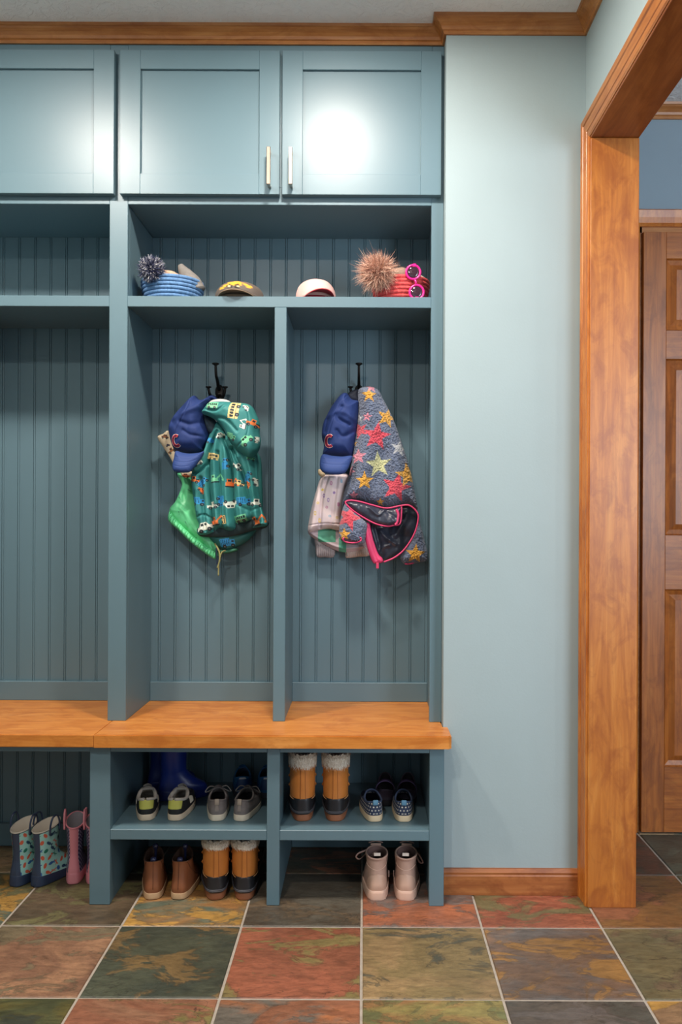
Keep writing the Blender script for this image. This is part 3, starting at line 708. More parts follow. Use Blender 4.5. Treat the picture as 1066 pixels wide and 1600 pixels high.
link('drawstring', tube(spline(cord, 5), [.0028] * 12 + [.0022] * 9, 8), M('khaki_cord', (150, 144, 92), .8, bump=.5, bscale=500), vj, smooth=True)
link('drawstring', tube(spline([at(FL, x, y, 2.432) for x, y in ((545, 1378), (520, 1390), (508, 1420), (500, 1460), (488, 1500))], 5), .0022, 8), MATS['khaki_cord'], vj, smooth=True)
link('zip_pull', tube([at(FL, 480, 1360, 2.434), at(FL, 484, 1420, 2.433), at(FL, 486, 1475, 2.433)], .0022, 6), M('navy_zip', (24, 34, 60), .5), vj)

# ---- blue baseball caps with the C
BLUE = M('royal_blue_cotton', (23, 48, 106), .75, vary=.06, vscale=40, bump=.25, bscale=900)
BILL = M('royal_blue_bill', (40, 66, 126), .7, bump=.2, bscale=900)
REDT = M('red_thread', (196, 44, 48), .6, bump=.3, bscale=900); WHT = M('white_thread', (226, 222, 214), .6)
def letter_c(fr, crown, cx, cy, rx, ry, tilt, parent):
    for nm, mt, w_, off, lab in (('emblem_outline', WHT, 1.0, .0030, None), ('emblem', REDT, .74, .0042, None), ('emblem_inline', BLUE, .16, .0054, None)):
        rows = []
        wd = .62 * min(rx, ry) * w_
        for i in range(41):
            a = math.radians(52 + (360 - 104) * i / 40) if w_ > .3 else math.radians(66 + (360 - 132) * i / 40)
            row = []
            for s in (-.5, .5):
                x0_, y0_ = (rx * .72 + s * wd) * math.cos(a), -(ry * .78 + s * wd) * math.sin(a)
                t = math.radians(tilt); x, y = x0_ * math.cos(t) - y0_ * math.sin(t), x0_ * math.sin(t) + y0_ * math.cos(t)
                row.append(on(fr, crown, cx + x, cy + y, off))
            row += [row[1] + Vector((0, .0025, 0)), row[0] + Vector((0, .0025, 0))]
            rows.append([tuple(v) for v in row])
        link(nm, grid_mesh(np.array(rows), close_u=True, cap0=True, cap1=True), mt, parent)
c1 = thing('baseball_cap', 'royal blue baseball cap with red C hanging beside the vehicle-print jacket', 'cap', tuple(at(FL, 440, 320, 2.44)), group='royal blue baseball caps')
shell('strap', FL, [(380, 345), (410, 318), (450, 300), (485, 322), (478, 345), (450, 330), (420, 345), (395, 372)], 2.445, .01, BLUE, c1)
cw = shell('crown', FL, [(155, 545), (162, 500), (195, 440), (250, 378), (300, 325), (335, 305), (360, 330), (385, 335), (430, 322), (445, 345), (420, 400), (405, 470), (432, 560), (428, 620), (400, 668), (385, 692), (300, 704), (205, 690), (172, 630)], 2.442, .062, BLUE, c1, None,
   [([(330, 320), (300, 420), (250, 520), (215, 600)], .002, 5), ([(385, 400), (300, 430), (215, 470)], -.006, 20), ([(400, 500), (330, 520), (260, 500)], .006, 16), ([(280, 340), (250, 430), (200, 500)], .007, 18), ([(410, 600), (330, 590), (280, 560)], .004, 12)], wr=.004, wscale=70, seed=11, R=85, step=3)
shell('bill', FL, [(200, 688), (250, 700), (300, 706), (360, 700), (396, 690), (388, 720), (365, 765), (318, 830), (290, 842), (240, 842), (200, 830), (187, 790), (192, 740)], 2.392, .022, BILL, c1, None, [([(210, 730), (260, 742), (330, 738), (372, 722)], .001, 3), ([(205, 760), (260, 772), (320, 766), (360, 748)], .001, 3), ([(204, 792), (255, 803), (310, 795)], .001, 3)], R=60, tilt=(0, -.03))
letter_c(FL, cw, 232, 630, 36, 44, -8, c1)

# ================= right bay: fleece, pastel jacket, cap
pj = thing('jacket', "child's pale pink pastel-print rain jacket hanging behind the starry fleece", 'jacket', tuple(at(FR, 450, 350, 2.47)))
def pastel(X, Y):
    C = base_col(X, (234, 214, 212))
    f = vnoise(X / 60, Y / 90, 2); put(C, np.clip((f - .5) * 1.2, 0, .5), (196, 186, 202))
    for i, (cx, cy) in enumerate(((260, 915), (200, 960), (240, 1030), (170, 1050), (330, 900), (230, 1080), (150, 1120), (280, 980), (180, 1170), (250, 1140), (310, 1060), (300, 1150), (210, 1000))):
        c = [(206, 140, 168), (222, 194, 104), (160, 130, 180), (230, 200, 110), (150, 180, 200)][i % 5]
        r = np.hypot(X - cx, (Y - cy) * (1.0 if i % 2 else .6)); put(C, (r < 9) & ((r > 4) | (i % 3 == 1)), c)
    return C
PM = MV('pastel_print', .6, .2, 80)
shell('sleeve_end', FR, [(138, 1270), (200, 1320), (278, 1360), (274, 1424), (210, 1424), (155, 1420), (146, 1350)], 2.478, .016, M('grey_pink_lining', (150, 140, 142), .7, vary=.1, vscale=120), pj, None, [([(150 + 14 * k, 1340), (152 + 14 * k, 1420)], .003, 4) for k in range(9)], smooth_outline=3)
shell('sleeve_end', FR, [(350, 1360), (440, 1350), (520, 1350), (525, 1412), (440, 1422), (362, 1430), (355, 1400)], 2.478, .016, M('cream_pink_cuff', (200, 180, 170), .7, vary=.1, vscale=120), pj, None, [([(362 + 14 * k, 1370), (364 + 14 * k, 1424)], .003, 4) for k in range(11)], smooth_outline=3)
shell('hem', FR, [(96, 1250), (160, 1225), (300, 1225), (420, 1290), (510, 1300), (505, 1352), (420, 1388), (320, 1388), (220, 1345), (130, 1290)], 2.47, .02, MV('hem_print', .6, .2, 80), pj, lambda X, Y: (lambda C: (put(C, rect(X, Y, 165, 290, 1220, 1320) | rect(X, Y, 310, 360, 1290, 1400), (92, 168, 140)), C)[1])(base_col(X, (198, 178, 184))), [([(110, 1255), (200, 1310), (330, 1360), (480, 1350)], -.005, 10)], seed=4)
shell('body', FR, [(190, 862), (260, 845), (375, 850), (362, 940), (345, 1040), (330, 1150), (322, 1235), (240, 1228), (160, 1240), (96, 1252), (106, 1150), (128, 1050), (160, 940)], 2.462, .04, PM, pj, pastel,
   [([(235, 880), (200, 1000), (180, 1220)], .008, 10), ([(300, 880), (280, 1050), (262, 1230)], .006, 12), ([(170, 960), (150, 1060), (120, 1230)], -.006, 14), ([(100, 1205), (200, 1190), (320, 1195)], .003, 5)], wr=.003, seed=6, R=55)
shell('collar', FR, [(165, 820), (185, 815), (215, 850), (195, 868), (168, 850)], 2.44, .01, M('cream_collar', (206, 186, 150), .7), pj)

c2 = thing('baseball_cap', 'royal blue baseball cap with red C hanging beside the starry fleece', 'cap', tuple(at(FR, 400, 310, 2.44)), group='royal blue baseball caps')
cw2 = shell('crown', FR, [(190, 580), (200, 500), (232, 430), (268, 368), (325, 296), (368, 290), (400, 330), (450, 345), (452, 400), (445, 480), (430, 600), (402, 722), (340, 728), (262, 722), (200, 716), (206, 650)], 2.442, .06, BLUE, c2, None,
   [([(370, 310), (300, 420), (262, 520), (240, 590)], .002, 5), ([(330, 400), (300, 470), (380, 520)], .007, 14), ([(250, 450), (330, 430), (420, 480)], -.006, 20), ([(420, 560), (340, 600), (300, 560)], .006, 14), ([(230, 480), (215, 560)], .005, 12)], wr=.004, wscale=70, seed=21, R=85)
shell('bill', FR, [(195, 712), (260, 720), (330, 726), (402, 722), (392, 770), (368, 825), (340, 850), (290, 856), (240, 852), (196, 834), (178, 785)], 2.392, .02, BILL, c2, None, [([(200, 745), (260, 756), (380, 756)], .001, 3), ([(195, 775), (260, 788), (370, 786)], .001, 3)], R=60, tilt=(0, -.03))
letter_c(FR, cw2, 250, 632, 36, 46, 0, c2)
shell('strap', FR, [(365, 300), (400, 270), (450, 262), (460, 345), (440, 360), (380, 345)], 2.445, .02, M('dark_navy_strap', (24, 30, 48), .7), c2)

fj = thing('jacket', "child's charcoal fleece jacket with coloured stars and pink piping", 'jacket', tuple(at(FR, 500, 250, 2.40)))
RD, YL_, PG, GW, PK = (222, 78, 96), (232, 170, 62), (206, 206, 156), (184, 186, 190), (226, 140, 160)
def fleece(X, Y):
    C = base_col(X, (106, 118, 144)); n = vnoise(X / 6, Y / 4, 1); C *= (.72 + .5 * n)[:, None]
    for a in ((570, 600, 100, RD, 8), (455, 555, 60, RD, -20), (640, 470, 74, YL_, 15), (722, 680, 60, GW, 10), (582, 792, 92, PG, -5), (487, 902, 66, YL_, 0), (702, 945, 105, RD, 14), (785, 860, 92, YL_, -10), (518, 320, 56, YL_, 0), (535, 262, 40, PK, 0), (380, 1150, 95, RD, 20), (445, 735, 58, PK, 0), (505, 468, 34, PK, 10), (835, 1400, 72, YL_, 5), (350, 1265, 48, YL_, 0), (415, 1000, 34, PK, 0), (595, 1045, 30, YL_, 0), (388, 830, 40, PK, 30), (418, 640, 24, YL_, 0), (450, 470, 34, GW, 0), (810, 1210, 40, GW, 0)):
        star(C, X, Y, a[0], a[1], a[2], a[3], a[4])
    m = np.clip((vnoise(X / 4, Y / 3, 9) - .3) * 2, 0, 1); C *= (.80 + .2 * m)[:, None]
    return C
FM = MV('sherpa_fleece', .95, .9, 420, .004, sheen=.3)
PINK = M('pink_binding', (214, 62, 110), .5, bump=.2, bscale=300); LIN = M('slate_satin_lining', (52, 56, 70), .34, vary=.15, vscale=12, bump=.15, bscale=40)
shell('right_sleeve', FR, [(840, 1150), (870, 1180), (900, 1290), (925, 1400), (915, 1450), (860, 1462), (800, 1474), (752, 1462), (732, 1410), (790, 1330), (820, 1250)], 2.468, .04, FM, fj, fleece, [([(870, 1200), (880, 1300), (890, 1380)], -.004, 12)], fuzz=.0022, step=2.6)
me = torus((0, 0, 0), .0125, .0028, 'Z', 24, 8, .45); p = at(FR, 800, 1466, 2.452); me.transform(Matrix.Translation(p) @ Matrix.Rotation(.25, 4, 'X') @ Matrix.Rotation(-.15, 4, 'Y')); link('cuff_binding', me, PINK, fj, smooth=True)
lf = [([(600, 1240), (640, 1290), (700, 1330)], -.006, 16), ([(560, 1220), (590, 1330), (610, 1440)], .006, 14), ([(660, 1340), (610, 1360), (600, 1400)], -.005, 10), ([(780, 1130), (740, 1220), (660, 1300)], -.006, 20)]
shell('lining', FR, [(700, 1080), (745, 1070), (800, 1070), (848, 1110), (858, 1160), (830, 1262), (768, 1362), (700, 1418), (622, 1450), (590, 1430), (545, 1330), (520, 1200), (560, 1120)], 2.445, .014, LIN, fj, None, lf, wr=.006, wscale=60, seed=31, R=30)
shell('body', FR, [(440, 280), (462, 252), (500, 243), (545, 247), (590, 272), (618, 330), (680, 450), (722, 560), (762, 680), (802, 810), (832, 950), (856, 1090), (830, 1075), (790, 1062), (740, 1066), (640, 1082), (540, 1060), (450, 1030), (372, 1030), (345, 1075), (330, 1120), (332, 1040), (352, 950), (385, 840), (402, 740), (424, 600), (440, 470), (444, 380)], 2.44, .062, FM, fj, fleece,
   [([(470, 270), (520, 400), (560, 560)], -.008, 30), ([(560, 280), (640, 460), (700, 640)], .007, 26), ([(450, 420), (440, 620), (400, 900)], .008, 26), ([(620, 700), (560, 900), (500, 1030)], .008, 40), ([(740, 760), (780, 920), (790, 1050)], .007, 24), ([(540, 600), (500, 800), (440, 1000)], -.007, 34), ([(690, 700), (700, 880), (680, 1060)], -.006, 34)], wr=.003, seed=33, fuzz=.0026, R=95, step=2.4)
slv = shell('left_sleeve', FR, [(372, 1030), (352, 1050), (330, 1110), (315, 1200), (311, 1262), (322, 1304), (365, 1328), (430, 1338), (482, 1322), (502, 1250), (506, 1190), (470, 1150), (420, 1105), (380, 1070)], 2.415, .05, FM, fj, fleece, [([(400, 1100), (410, 1180), (405, 1260)], -.004, 20)], fuzz=.0026, R=70, step=2.4, tilt=(0, -.015))
ell = lambda cx, cy, rx, ry, n=20: [(cx + rx * math.cos(2 * PI * k / n), cy + ry * math.sin(2 * PI * k / n)) for k in range(n)]
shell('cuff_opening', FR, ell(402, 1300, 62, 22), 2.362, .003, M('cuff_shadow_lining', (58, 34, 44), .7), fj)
link('cuff_binding', tube([at(FR, x, y, 2.360 - .003 * math.sin(k)) for k, (x, y) in enumerate(ell(402, 1300, 64, 25, 28))], .0022, 8, closed=True), PINK, fj, smooth=True)
ul_ = shell('facing', FR, [(355, 1045), (390, 1035), (460, 1045), (540, 1064), (640, 1086), (700, 1082), (744, 1074), (745, 1110), (734, 1188), (690, 1202), (640, 1208), (560, 1188), (470, 1140), (395, 1088)], 2.395, .018, LIN, fj, None, [([(520, 1080), (580, 1130), (620, 1100)], -.005, 12), ([(640, 1110), (700, 1150)], .004, 12)], wr=.004, wscale=50, seed=37, R=30)
def bind(pts, z, r=.0025): link('piping', tube(spline([at(FR, x, y, z if not callable(z) else z(x, y)) for x, y in pts], 6), r, 8), PINK, fj, smooth=True)
bind([(744, 1074), (745, 1110), (734, 1190), (690, 1203), (640, 1209), (560, 1190), (470, 1142), (395, 1090), (355, 1045), (390, 1030), (460, 1040), (540, 1062), (640, 1084), (744, 1066), (800, 1066), (850, 1108), (861, 1160), (834, 1262), (770, 1364), (700, 1424), (622, 1458)], 2.384)
bind([(708, 1090), (722, 1130), (712, 1185), (700, 1200)], 2.378, .0042)
shell('placket', FR, [(480, 1190), (520, 1188), (532, 1230), (548, 1300), (582, 1398), (612, 1432), (616, 1460), (585, 1466), (548, 1464), (515, 1390), (492, 1300)], 2.40, .010, PINK, fj, None, [([(505, 1210), (530, 1320), (570, 1440)], .003, 8)])
o = link('zip_pull', boxmesh(-.0042, .0042, -.002, .002, -.018, 0, bev=.001), M('pink_zip', (206, 56, 96), .4), fj, local=True)
o.location = at(FR, 578, 1462, 2.392) - Vector(fj.location)

# ================= hat shelf
SZ = SH1 + .0004
def fur(name, c, rad, n, length, r0, cols, parent, curl=.3, width=.0011, seed=1, droop=0.0, squash=(1, 1, 1), kind='stuff', bias=None):
    """ball or patch of hairs, each a bent tapering strip"""
    g = np.random.default_rng(seed); D = g.normal(size=(n, 3)); D /= np.linalg.norm(D, axis=1)[:, None]
    sq = np.array(squash); base = np.array(c) + D * sq * r0
    L = length * g.uniform(.6, 1.15, n)[:, None]
    bend = g.normal(size=(n, 3)) * curl; bend[:, 2] -= droop
    if bias is not None: bend += np.array(bias)
    side = np.cross(D, g.normal(size=(n, 3))); side /= np.linalg.norm(side, axis=1)[:, None]; side *= width
    p1 = base + D * L * .5 + bend * L * .15; p2 = base + D * L * .95 + bend * L * .6
    V = np.stack([base - side, base + side, p1 - side * .8, p1 + side * .8, p2 - side * .15, p2 + side * .15], 1).reshape(-1, 3)
    Fc = []
    for i in range(n):
        k = i * 6; Fc += [(k, k + 1, k + 3, k + 2), (k + 2, k + 3, k + 5, k + 4)]
    me = bpy.data.meshes.new('m'); me.from_pydata(V.tolist(), [], Fc)
    cl = np.array([lin(x) for x in cols])[g.integers(0, len(cols), n)]; setcol(me, np.repeat(cl, 6, axis=0))
    return link(name, me, MV('hair_strands', .85), parent, kind=kind)
def rope_basket(label, cx, cy, r_bot, r_top, rings, hgt, rgb, skew=0.0):
    t = thing('rope_basket', label, 'basket', (cx, cy, SZ))
    k = N('rope_' + str(rgb[0])); c = lin(rgb); wv = k.n('ShaderNodeTexNoise'); wv.inputs['Scale'].default_value = 160
    k.l(k.coord((1, 1, .35)), wv.inputs['Vector']); k.l(k.ramp(wv.outputs['Fac'], [(.3, tuple(x * .8 for x in c)), (.7, tuple(min(1, x * 1.15) for x in c))]), k.b.inputs['Base Color'])
    k.b.inputs['Roughness'].default_value = .85; k.bump(wv.outputs['Fac'], .7, .003)
    rr = hgt / rings / 2
    for i in range(rings):
        f = i / (rings - 1); R_ = r_bot + (r_top - r_bot) * math.sin(f * PI / 2)
        z = SZ + rr * 1.02 + i * rr * 2 * .98
        link('rope_coil', torus((cx + skew * f, cy, z), R_ - rr, rr * 1.12, 'Z', 56, 8), k.m, t, smooth=True)
    link('base', lathe([(0, 0), (r_bot - rr, 0), (r_bot - rr, .006), (0, .007)], 32, False, False, (cx, cy, SZ)), k.m, t, smooth=True)
    return t
bb = rope_basket('blue coiled rope basket holding beanies at the left end of the hat shelf', -.572, 2.362, .078, .0925, 7, .0735, (96, 136, 182))
def blob(c, r, amp=.0, freq=2.0, seed=0, nu=40, nv=26, fn=None):
    G = np.zeros((nv, nu, 3))
    for j in range(nv):
        ph = PI * (j + .02) / (nv - 1 + .04)
        for i in range(nu):
            a = 2 * PI * i / nu; d = np.array([math.sin(ph) * math.cos(a), math.sin(ph) * math.sin(a), math.cos(ph)])
            k = 1 + amp * 2 * (float(vnoise(np.array(d[0] * freq + 5 + d[2]), np.array(d[1] * freq + d[2] * freq + 9), seed)) - .5)
            v = d * k
            if fn: v = np.array(fn(*v))
            G[j, i] = [c[q] + v[q] * r[q] for q in range(3)]
    return grid_mesh(G, close_u=True, cap0=True, cap1=True)
def knit(name, rgb, scale=150):
    if name in MATS: return MATS[name]
    k = N(name); c = lin(rgb); w_ = k.n('ShaderNodeTexWave'); w_.inputs['Scale'].default_value = scale; w_.inputs['Distortion'].default_value = 3
    k.l(k.coord(), w_.inputs['Vector']); k.l(k.ramp(w_.outputs['Fac'], [(0, tuple(x * .7 for x in c)), (1, c)]), k.b.inputs['Base Color'])
    k.b.inputs['Roughness'].default_value = .9; k.bump(w_.outputs['Fac'], .5, .002); MATS[name] = k.m; return k.m

p = PT(237, 421, 2.275)
bn = thing('beanie', 'peach knitted beanie with a navy and white pompom in the blue basket', 'hat', (-.585, 2.35, SZ + .012))
link('knit_body', blob((-.590, 2.352, SZ + .058), (.056, .054, .050), .10, 2.5, 2), knit('peach_knit', (222, 186, 158)), bn, smooth=True)
link('pompom_core', blob(tuple(p), (.027, .027, .027), .05), M('pompom_navy', (50, 56, 84), .95), bn, smooth=True)
fur('pompom', tuple(p), .03, 2300, .013, .026, [(40, 46, 78), (70, 76, 104), (214, 214, 216), (150, 152, 168), (50, 56, 90)], bn, .5, .0011, 3)
gh = thing('felt_hat', 'grey felt hat with a folded peak poking out of the blue basket', 'hat', (-.535, 2.36, SZ + .012))
g1 = [PT(x, y, z) for x, y, z in ((306, 455, 2.345), (301, 443, 2.345), (294, 433, 2.345), (286, 422, 2.345), (281, 413, 2.345))]
link('peak', tube(spline(g1, 5), list(np.interp(np.linspace(0, 1, 21), [0, .3, .6, .85, .97, 1], [.030, .026, .019, .011, .007, .001])), 18, flat=(1, 1), ref=(0, 1, 0)), M('grey_felt', (122, 118, 114), .95, vary=.15, vscale=60, bump=.4, bscale=300), gh, smooth=True)
link('brim', blob((-.535, 2.345, SZ + .066), (.036, .045, .014), .18, 2, 5), MATS['grey_felt'], gh, smooth=True)

# caps lying on the shelf, brims to the room
def shelf_cap(label, px, pt_, pw, cy, col, mat, under, parent_cat='cap', rz=0.0, art=None, arch=.012):
    c = PT(px, pt_, cy); R = pw * cy / F / 2; H = c.z - SZ
    t = thing('baseball_cap', label, parent_cat, (c.x, cy, SZ))
    n, mv = 64, 30; G = np.zeros((mv, n, 3)); 
    for j in range(mv):
        ph = (PI / 2) * (j + .1) / (mv - 1 + .1)
        for i in range(n):
            a = 2 * PI * i / n; e = .78
            G[j, i] = (R * math.cos(a) * math.sin(ph) ** e * (1 + .02 * math.cos(6 * a)), R * 1.05 * math.sin(a) * math.sin(ph) ** e, .016 + (H - .016) * math.cos(ph) ** .8)
    cols = None
    if art is not None:
        cols = base_col(np.zeros(n * mv), col); cols = cols.reshape(mv, n, 3); art(cols, G, R, H); 
    me = grid_mesh(G, close_u=True, cap0=True, cols=cols)
    link('crown', me, MV('cap_art', .85, .2, 900) if art is not None else mat, t, local=True, smooth=True)
    # curved bill: arched plate in front
    for nm, mt, dz_ in (('bill', mat, 0), ('bill_lining', under, -.0022)):
        rows = []
        for s in np.linspace(0, 1, 8):
            row = []
            for a in np.linspace(-1, 1, 25):
                an = a * 1.15; yy = -(R * 1.02 * math.cos(an * .95) + .052 * s * math.cos(a * PI / 2) ** .6)
                row.append((R * .97 * math.sin(an) * (1 - .08 * s), yy, .017 + arch * math.cos(a * PI / 2) - .006 * s + dz_))
            rows.append(row)
        up = np.array(rows); dn = up.copy(); dn[:, :, 2] -= .002
        me = merge([grid_mesh(up), grid_mesh(dn), grid_mesh(np.array([up[-1], dn[-1]])), grid_mesh(np.array([up[:, 0], dn[:, 0]])), grid_mesh(np.array([up[:, -1], dn[:, -1]]))])
        link(nm, me, mt, t, local=True, smooth=True)
    link('sweatband', lathe([(R * .985, .001), (R * 1.0, .004), (R * 1.0, .016), (R * .96, .017), (R * .95, .002)], 48, False, False), under, t, local=True, smooth=True)
    link('button', blob((0, 0, H), (.006, .006, .003), 0, nu=12, nv=8), mat, t, local=True, smooth=True)
    t.rotation_euler.z = rz
    return t
def dig_art(C, G, R, H):
    # yellow excavator print on the front panels
    fr_ = G[:, :, 1] < -.0; u = G[:, :, 0] / R * 75 * 1.0; v = (H - G[:, :, 2]) / H * 60
    u, v, f = u.ravel(), v.ravel(), fr_.ravel(); CC = C.reshape(-1, 3); col = (226, 164, 52)
    m = (rect(u, v, -28, 14, 10, 24) | rect(u, v, -10, 8, 2, 12) | rect(u, v, -40, -26, 18, 27) | rect(u, v, 14, 24, 12, 16) | rect(u, v, 20, 34, 16, 21) | rect(u, v, 32, 46, 20, 29) | rect(u, v, -52, -38, 24, 31)) & f
    put(CC, m, col)
    for wx in (-20, 4): put(CC, (np.hypot(u - wx, v - 26) < 8) & f, (36, 34, 34)); put(CC, (np.hypot(u - wx, v - 26) < 3.4) & f, (220, 200, 150))
    C[:] = CC.reshape(C.shape)
CHAR = M('charcoal_cotton', (96, 88, 80), .85, bump=.2, bscale=900)
shelf_cap('charcoal cap with a yellow excavator print lying on the hat shelf', 374.5, 443.5, 75, 2.345, (98, 88, 80), CHAR, M('tan_cap_lining', (150, 128, 104), .85), art=dig_art, arch=.005)
shelf_cap('plain pale pink cap lying on the hat shelf beside the red basket', 494, 438.5, 62, 2.345, (0, 0, 0), M('pale_pink_cotton', (226, 180, 172), .85, vary=.06, bump=.2, bscale=900), M('deep_red_lining', (170, 40, 56), .8), rz=.25)

rb = rope_basket('red coiled rope basket holding the fur pompom beanie on the hat shelf', .108, 2.352, .072, .0865, 7, .0735, (226, 84, 84))
o = link('label_patch', boxmesh(-.006, .006, -.001, .001, -.012, .012, bev=.0006), M('white_woven_tag', (224, 214, 204), .8), rb, local=True)
tp = Vector((.108 + .0875 * math.cos(math.radians(218)), 2.352 + .0875 * math.sin(math.radians(218)), SZ + .056)); o.location = tp - Vector(rb.location); o.rotation_euler = (0.1, 0, math.radians(218 + 90))
fp = PT(596, 424, 2.265)
fb = thing('beanie', 'brown knitted beanie with a large blond fur pompom in the red basket', 'hat', (.10, 2.34, SZ + .012))
link('knit_body', blob((.105, 2.352, SZ + .066), (.062, .058, .044), .14, 2.4, 4), knit('brown_knit', (168, 142, 124)), fb, smooth=True)
fp = PT(591, 425, 2.268)
link('pompom_core', blob(tuple(fp), (.028, .024, .028), .1), M('fur_core', (176, 128, 108), .95), fb, smooth=True)
fur('pompom', tuple(fp), .03, 5200, .031, .022, [(236, 196, 170), (214, 164, 140), (166, 118, 100), (242, 210, 188), (136, 96, 86), (222, 178, 156)], fb, .55, .0006, 5, squash=(1.15, 1, 1.05), bias=(-.15, 0, -.1))
fl2 = thing('beanie', 'cream fleece hat lying behind the pink sunglasses in the red basket', 'hat', (.155, 2.36, SZ + .02))
link('knit_body', blob((.142, 2.362, SZ + .074), (.044, .044, .030), .12, 2.4, 7), knit('cream_knit', (206, 190, 178)), fl2, smooth=True)
# sunglasses hooked upright on the red basket
sg = PT(648, 441, 2.262)
sun = thing('sunglasses', 'hot pink round sunglasses with dark lenses hooked on the red basket', 'sunglasses', tuple(sg))
HP = M('hot_pink_plastic', (226, 30, 132), .25, spec=.6); LENS = M('dark_lens', (52, 32, 44), .08, spec=.8)
for dz_, dx in ((.0285, -.004), (-.0285, .006)):
    fo = link('rim', torus((dx, 0, dz_), .0200, .0036, 'Y', 36, 8), HP, sun, local=True, smooth=True)
    me = lathe([(0, .0022), (.012, .0016), (.0195, -.0005), (.0195, -.002)], 28); me.transform(Matrix.Translation((dx, -.001, dz_)) @ Matrix.Rotation(PI / 2, 4, 'X'))
    link('lens', me, LENS, fo, local=True, smooth=True)
link('bridge', tube([(-.001, 0, .010), (.004, -.002, 0), (.003, 0, -.010)], .003, 8), HP, sun, local=True, smooth=True)
for s, zz_ in ((1, .047), (-1, -.047)):
    link('hinge', boxmesh(-.006 if s > 0 else .002, .004 if s > 0 else .012, -.003, .004, zz_ - .004, zz_ + .006, bev=.0015), HP, sun, local=True)
    link('temple_arm', tube(spline([(0, .004, zz_), (0, .016, zz_ + .001), (-.004, .05, zz_ - .004)] if s > 0 else [(.006, .003, zz_), (.006, .006, zz_), (.012, .010, zz_ + .012)], 4), .0026, 6), HP, sun, local=True, smooth=True)

# ------------------------------------------------------------------ footwear
def sst(x, a, b): t = np.clip((x - a) / (b - a), 0, 1); return t * t * (3 - 2 * t)
def arclen(G):
    d = np.linalg.norm(np.roll(G, -1, 1) - G, axis=2); c = np.cumsum(d, 1) - d; tot = d.sum(1, keepdims=True)
    return np.where(c > tot / 2, c - tot, c).ravel()
class Last:
    """rows: (z_heel, z_toe, dip, y_back, y_front, width, footness, x_shift)"""
    def __init__(s, rows): s.r = np.array(rows, float)
    def row(s, t):
        n = len(s.r); t = min(max(t, 0), n - 1 - 1e-6); i = int(t); f = t - i
        p = [s.r[max(i - 1, 0)], s.r[i], s.r[min(i + 1, n - 1)], s.r[min(i + 2, n - 1)]]
        return 0.5 * (2 * p[1] + (-p[0] + p[2]) * f + (2 * p[0] - 5 * p[1] + 4 * p[2] - p[3]) * f * f + (-p[0] + 3 * p[1] - 3 * p[2] + p[3]) * f ** 3)
    def pt(s, a, t, off=0.0):
        z0, z1, dip, yb, yf, W, m, xs = s.row(t); si, co = math.sin(a), math.cos(a); q = (1 - co) / 2
        sh = abs(si) ** (1 - .42 * m) * (1 - m + m * (.89 + .11 * float(sst(q, .25, .7)))) * (1 if si >= 0 else -1)
        x = xs + (W / 2 + off) * sh; y = yb - off * co * .0 + q * (yf - yb) + off * (-co); z = z0 + (z1 - z0) * q - dip * math.sin(PI * q)
        return (x, y, z)
    def grid(s, a0, a1, t0, t1, na, nt, off=0.0, closed=False):
        A = np.linspace(a0, a1, na, endpoint=not closed); Tt = np.linspace(t0, t1, nt)
        return np.array([[s.pt(a, t, off(a, t) if callable(off) else off) for a in A] for t in Tt])
    def skin(s, t0, t1, nt=14, na=44, off=0.0, cap0=False, cap1=False, cols=None):
        return grid_mesh(s.grid(0, 2 * PI, t0, t1, na, nt, off, True), close_u=True, cap0=cap0, cap1=cap1, cols=cols)
    def patch(s, a0, a1, t0, t1, off=.0018, na=14, nt=8, shape=None):
        A = np.linspace(a0, a1, na); G1, G0 = [], []
        for v in np.linspace(0, 1, nt):
            k = shape(v) if shape else 1.0; mid = (a0 + a1) / 2
            G1.append([s.pt(mid + (a - mid) * k, t0 + (t1 - t0) * v, off) for a in A]); G0.append([s.pt(mid + (a - mid) * k, t0 + (t1 - t0) * v, -.001) for a in A])
        G1, G0 = np.array(G1), np.array(G0)
        return merge([grid_mesh(G1), grid_mesh(np.array([G1[0], G0[0]])), grid_mesh(np.array([G1[-1], G0[-1]])), grid_mesh(np.stack([G1[:, 0], G0[:, 0]])), grid_mesh(np.stack([G1[:, -1], G0[:, -1]]))])
    def line(s, pts, r, off=.001, n=6, closed=False):
        return tube([s.pt(a, t, off) for a, t in pts], r, n, closed=closed)
    def lining(s, t, depth, thick=.003, na=40):
        """inner wall from the rim down and an insole"""
        z0, z1, dip, yb, yf, W, m, xs = s.row(t); rows = []
        tl = t
        while tl > .3 and s.row(t)[0] - s.row(tl)[0] < depth: tl -= .1
        for k, (off, dz_, tt) in enumerate(((0, 0, t), (-thick * .3, .0012, t), (-thick, .0006, t), (-thick * 1.2, 0, t - (t - tl) * .35), (-thick * 1.3, 0, t - (t - tl) * .7), (-thick * 1.4, 0, tl), (-W * .35, -.001, tl))):
            g = []
            for i in range(na):
                x, y, z = s.pt(2 * PI * i / na, tt, off); g.append((x, y, z + dz_))
            rows.append(g)
        return grid_mesh(np.array(rows), close_u=True, cap1=True)
def L(t, name, me, mat, **kw): return link(name, me, mat, t, local=True, smooth=kw.pop('smooth', True), **kw)
def sole_rows(W, Ln, h, flare=.0): return [(0, 0, 0, .003, Ln - .004, W - .006, 1, 0), (.0015, .0015, 0, 0, Ln, W + flare, 1, 0), (h * .6, h * .7, 0, 0, Ln + .001, W + .001, 1, 0), (h, h * 1.15, 0, .001, Ln, W, 1, 0)]
RUB = M('off_white_rubber', (206, 188, 164), .55, vary=.08, vscale=60); BLK = M('black_synthetic', (30, 30, 32), .6)
GREYS = M('grey_canvas', (116, 108, 106), .9, vary=.14, vscale=40, bump=.4, bscale=700)
LINW = M('pale_grey_mesh', (166, 160, 152), .9, bump=.4, bscale=600)

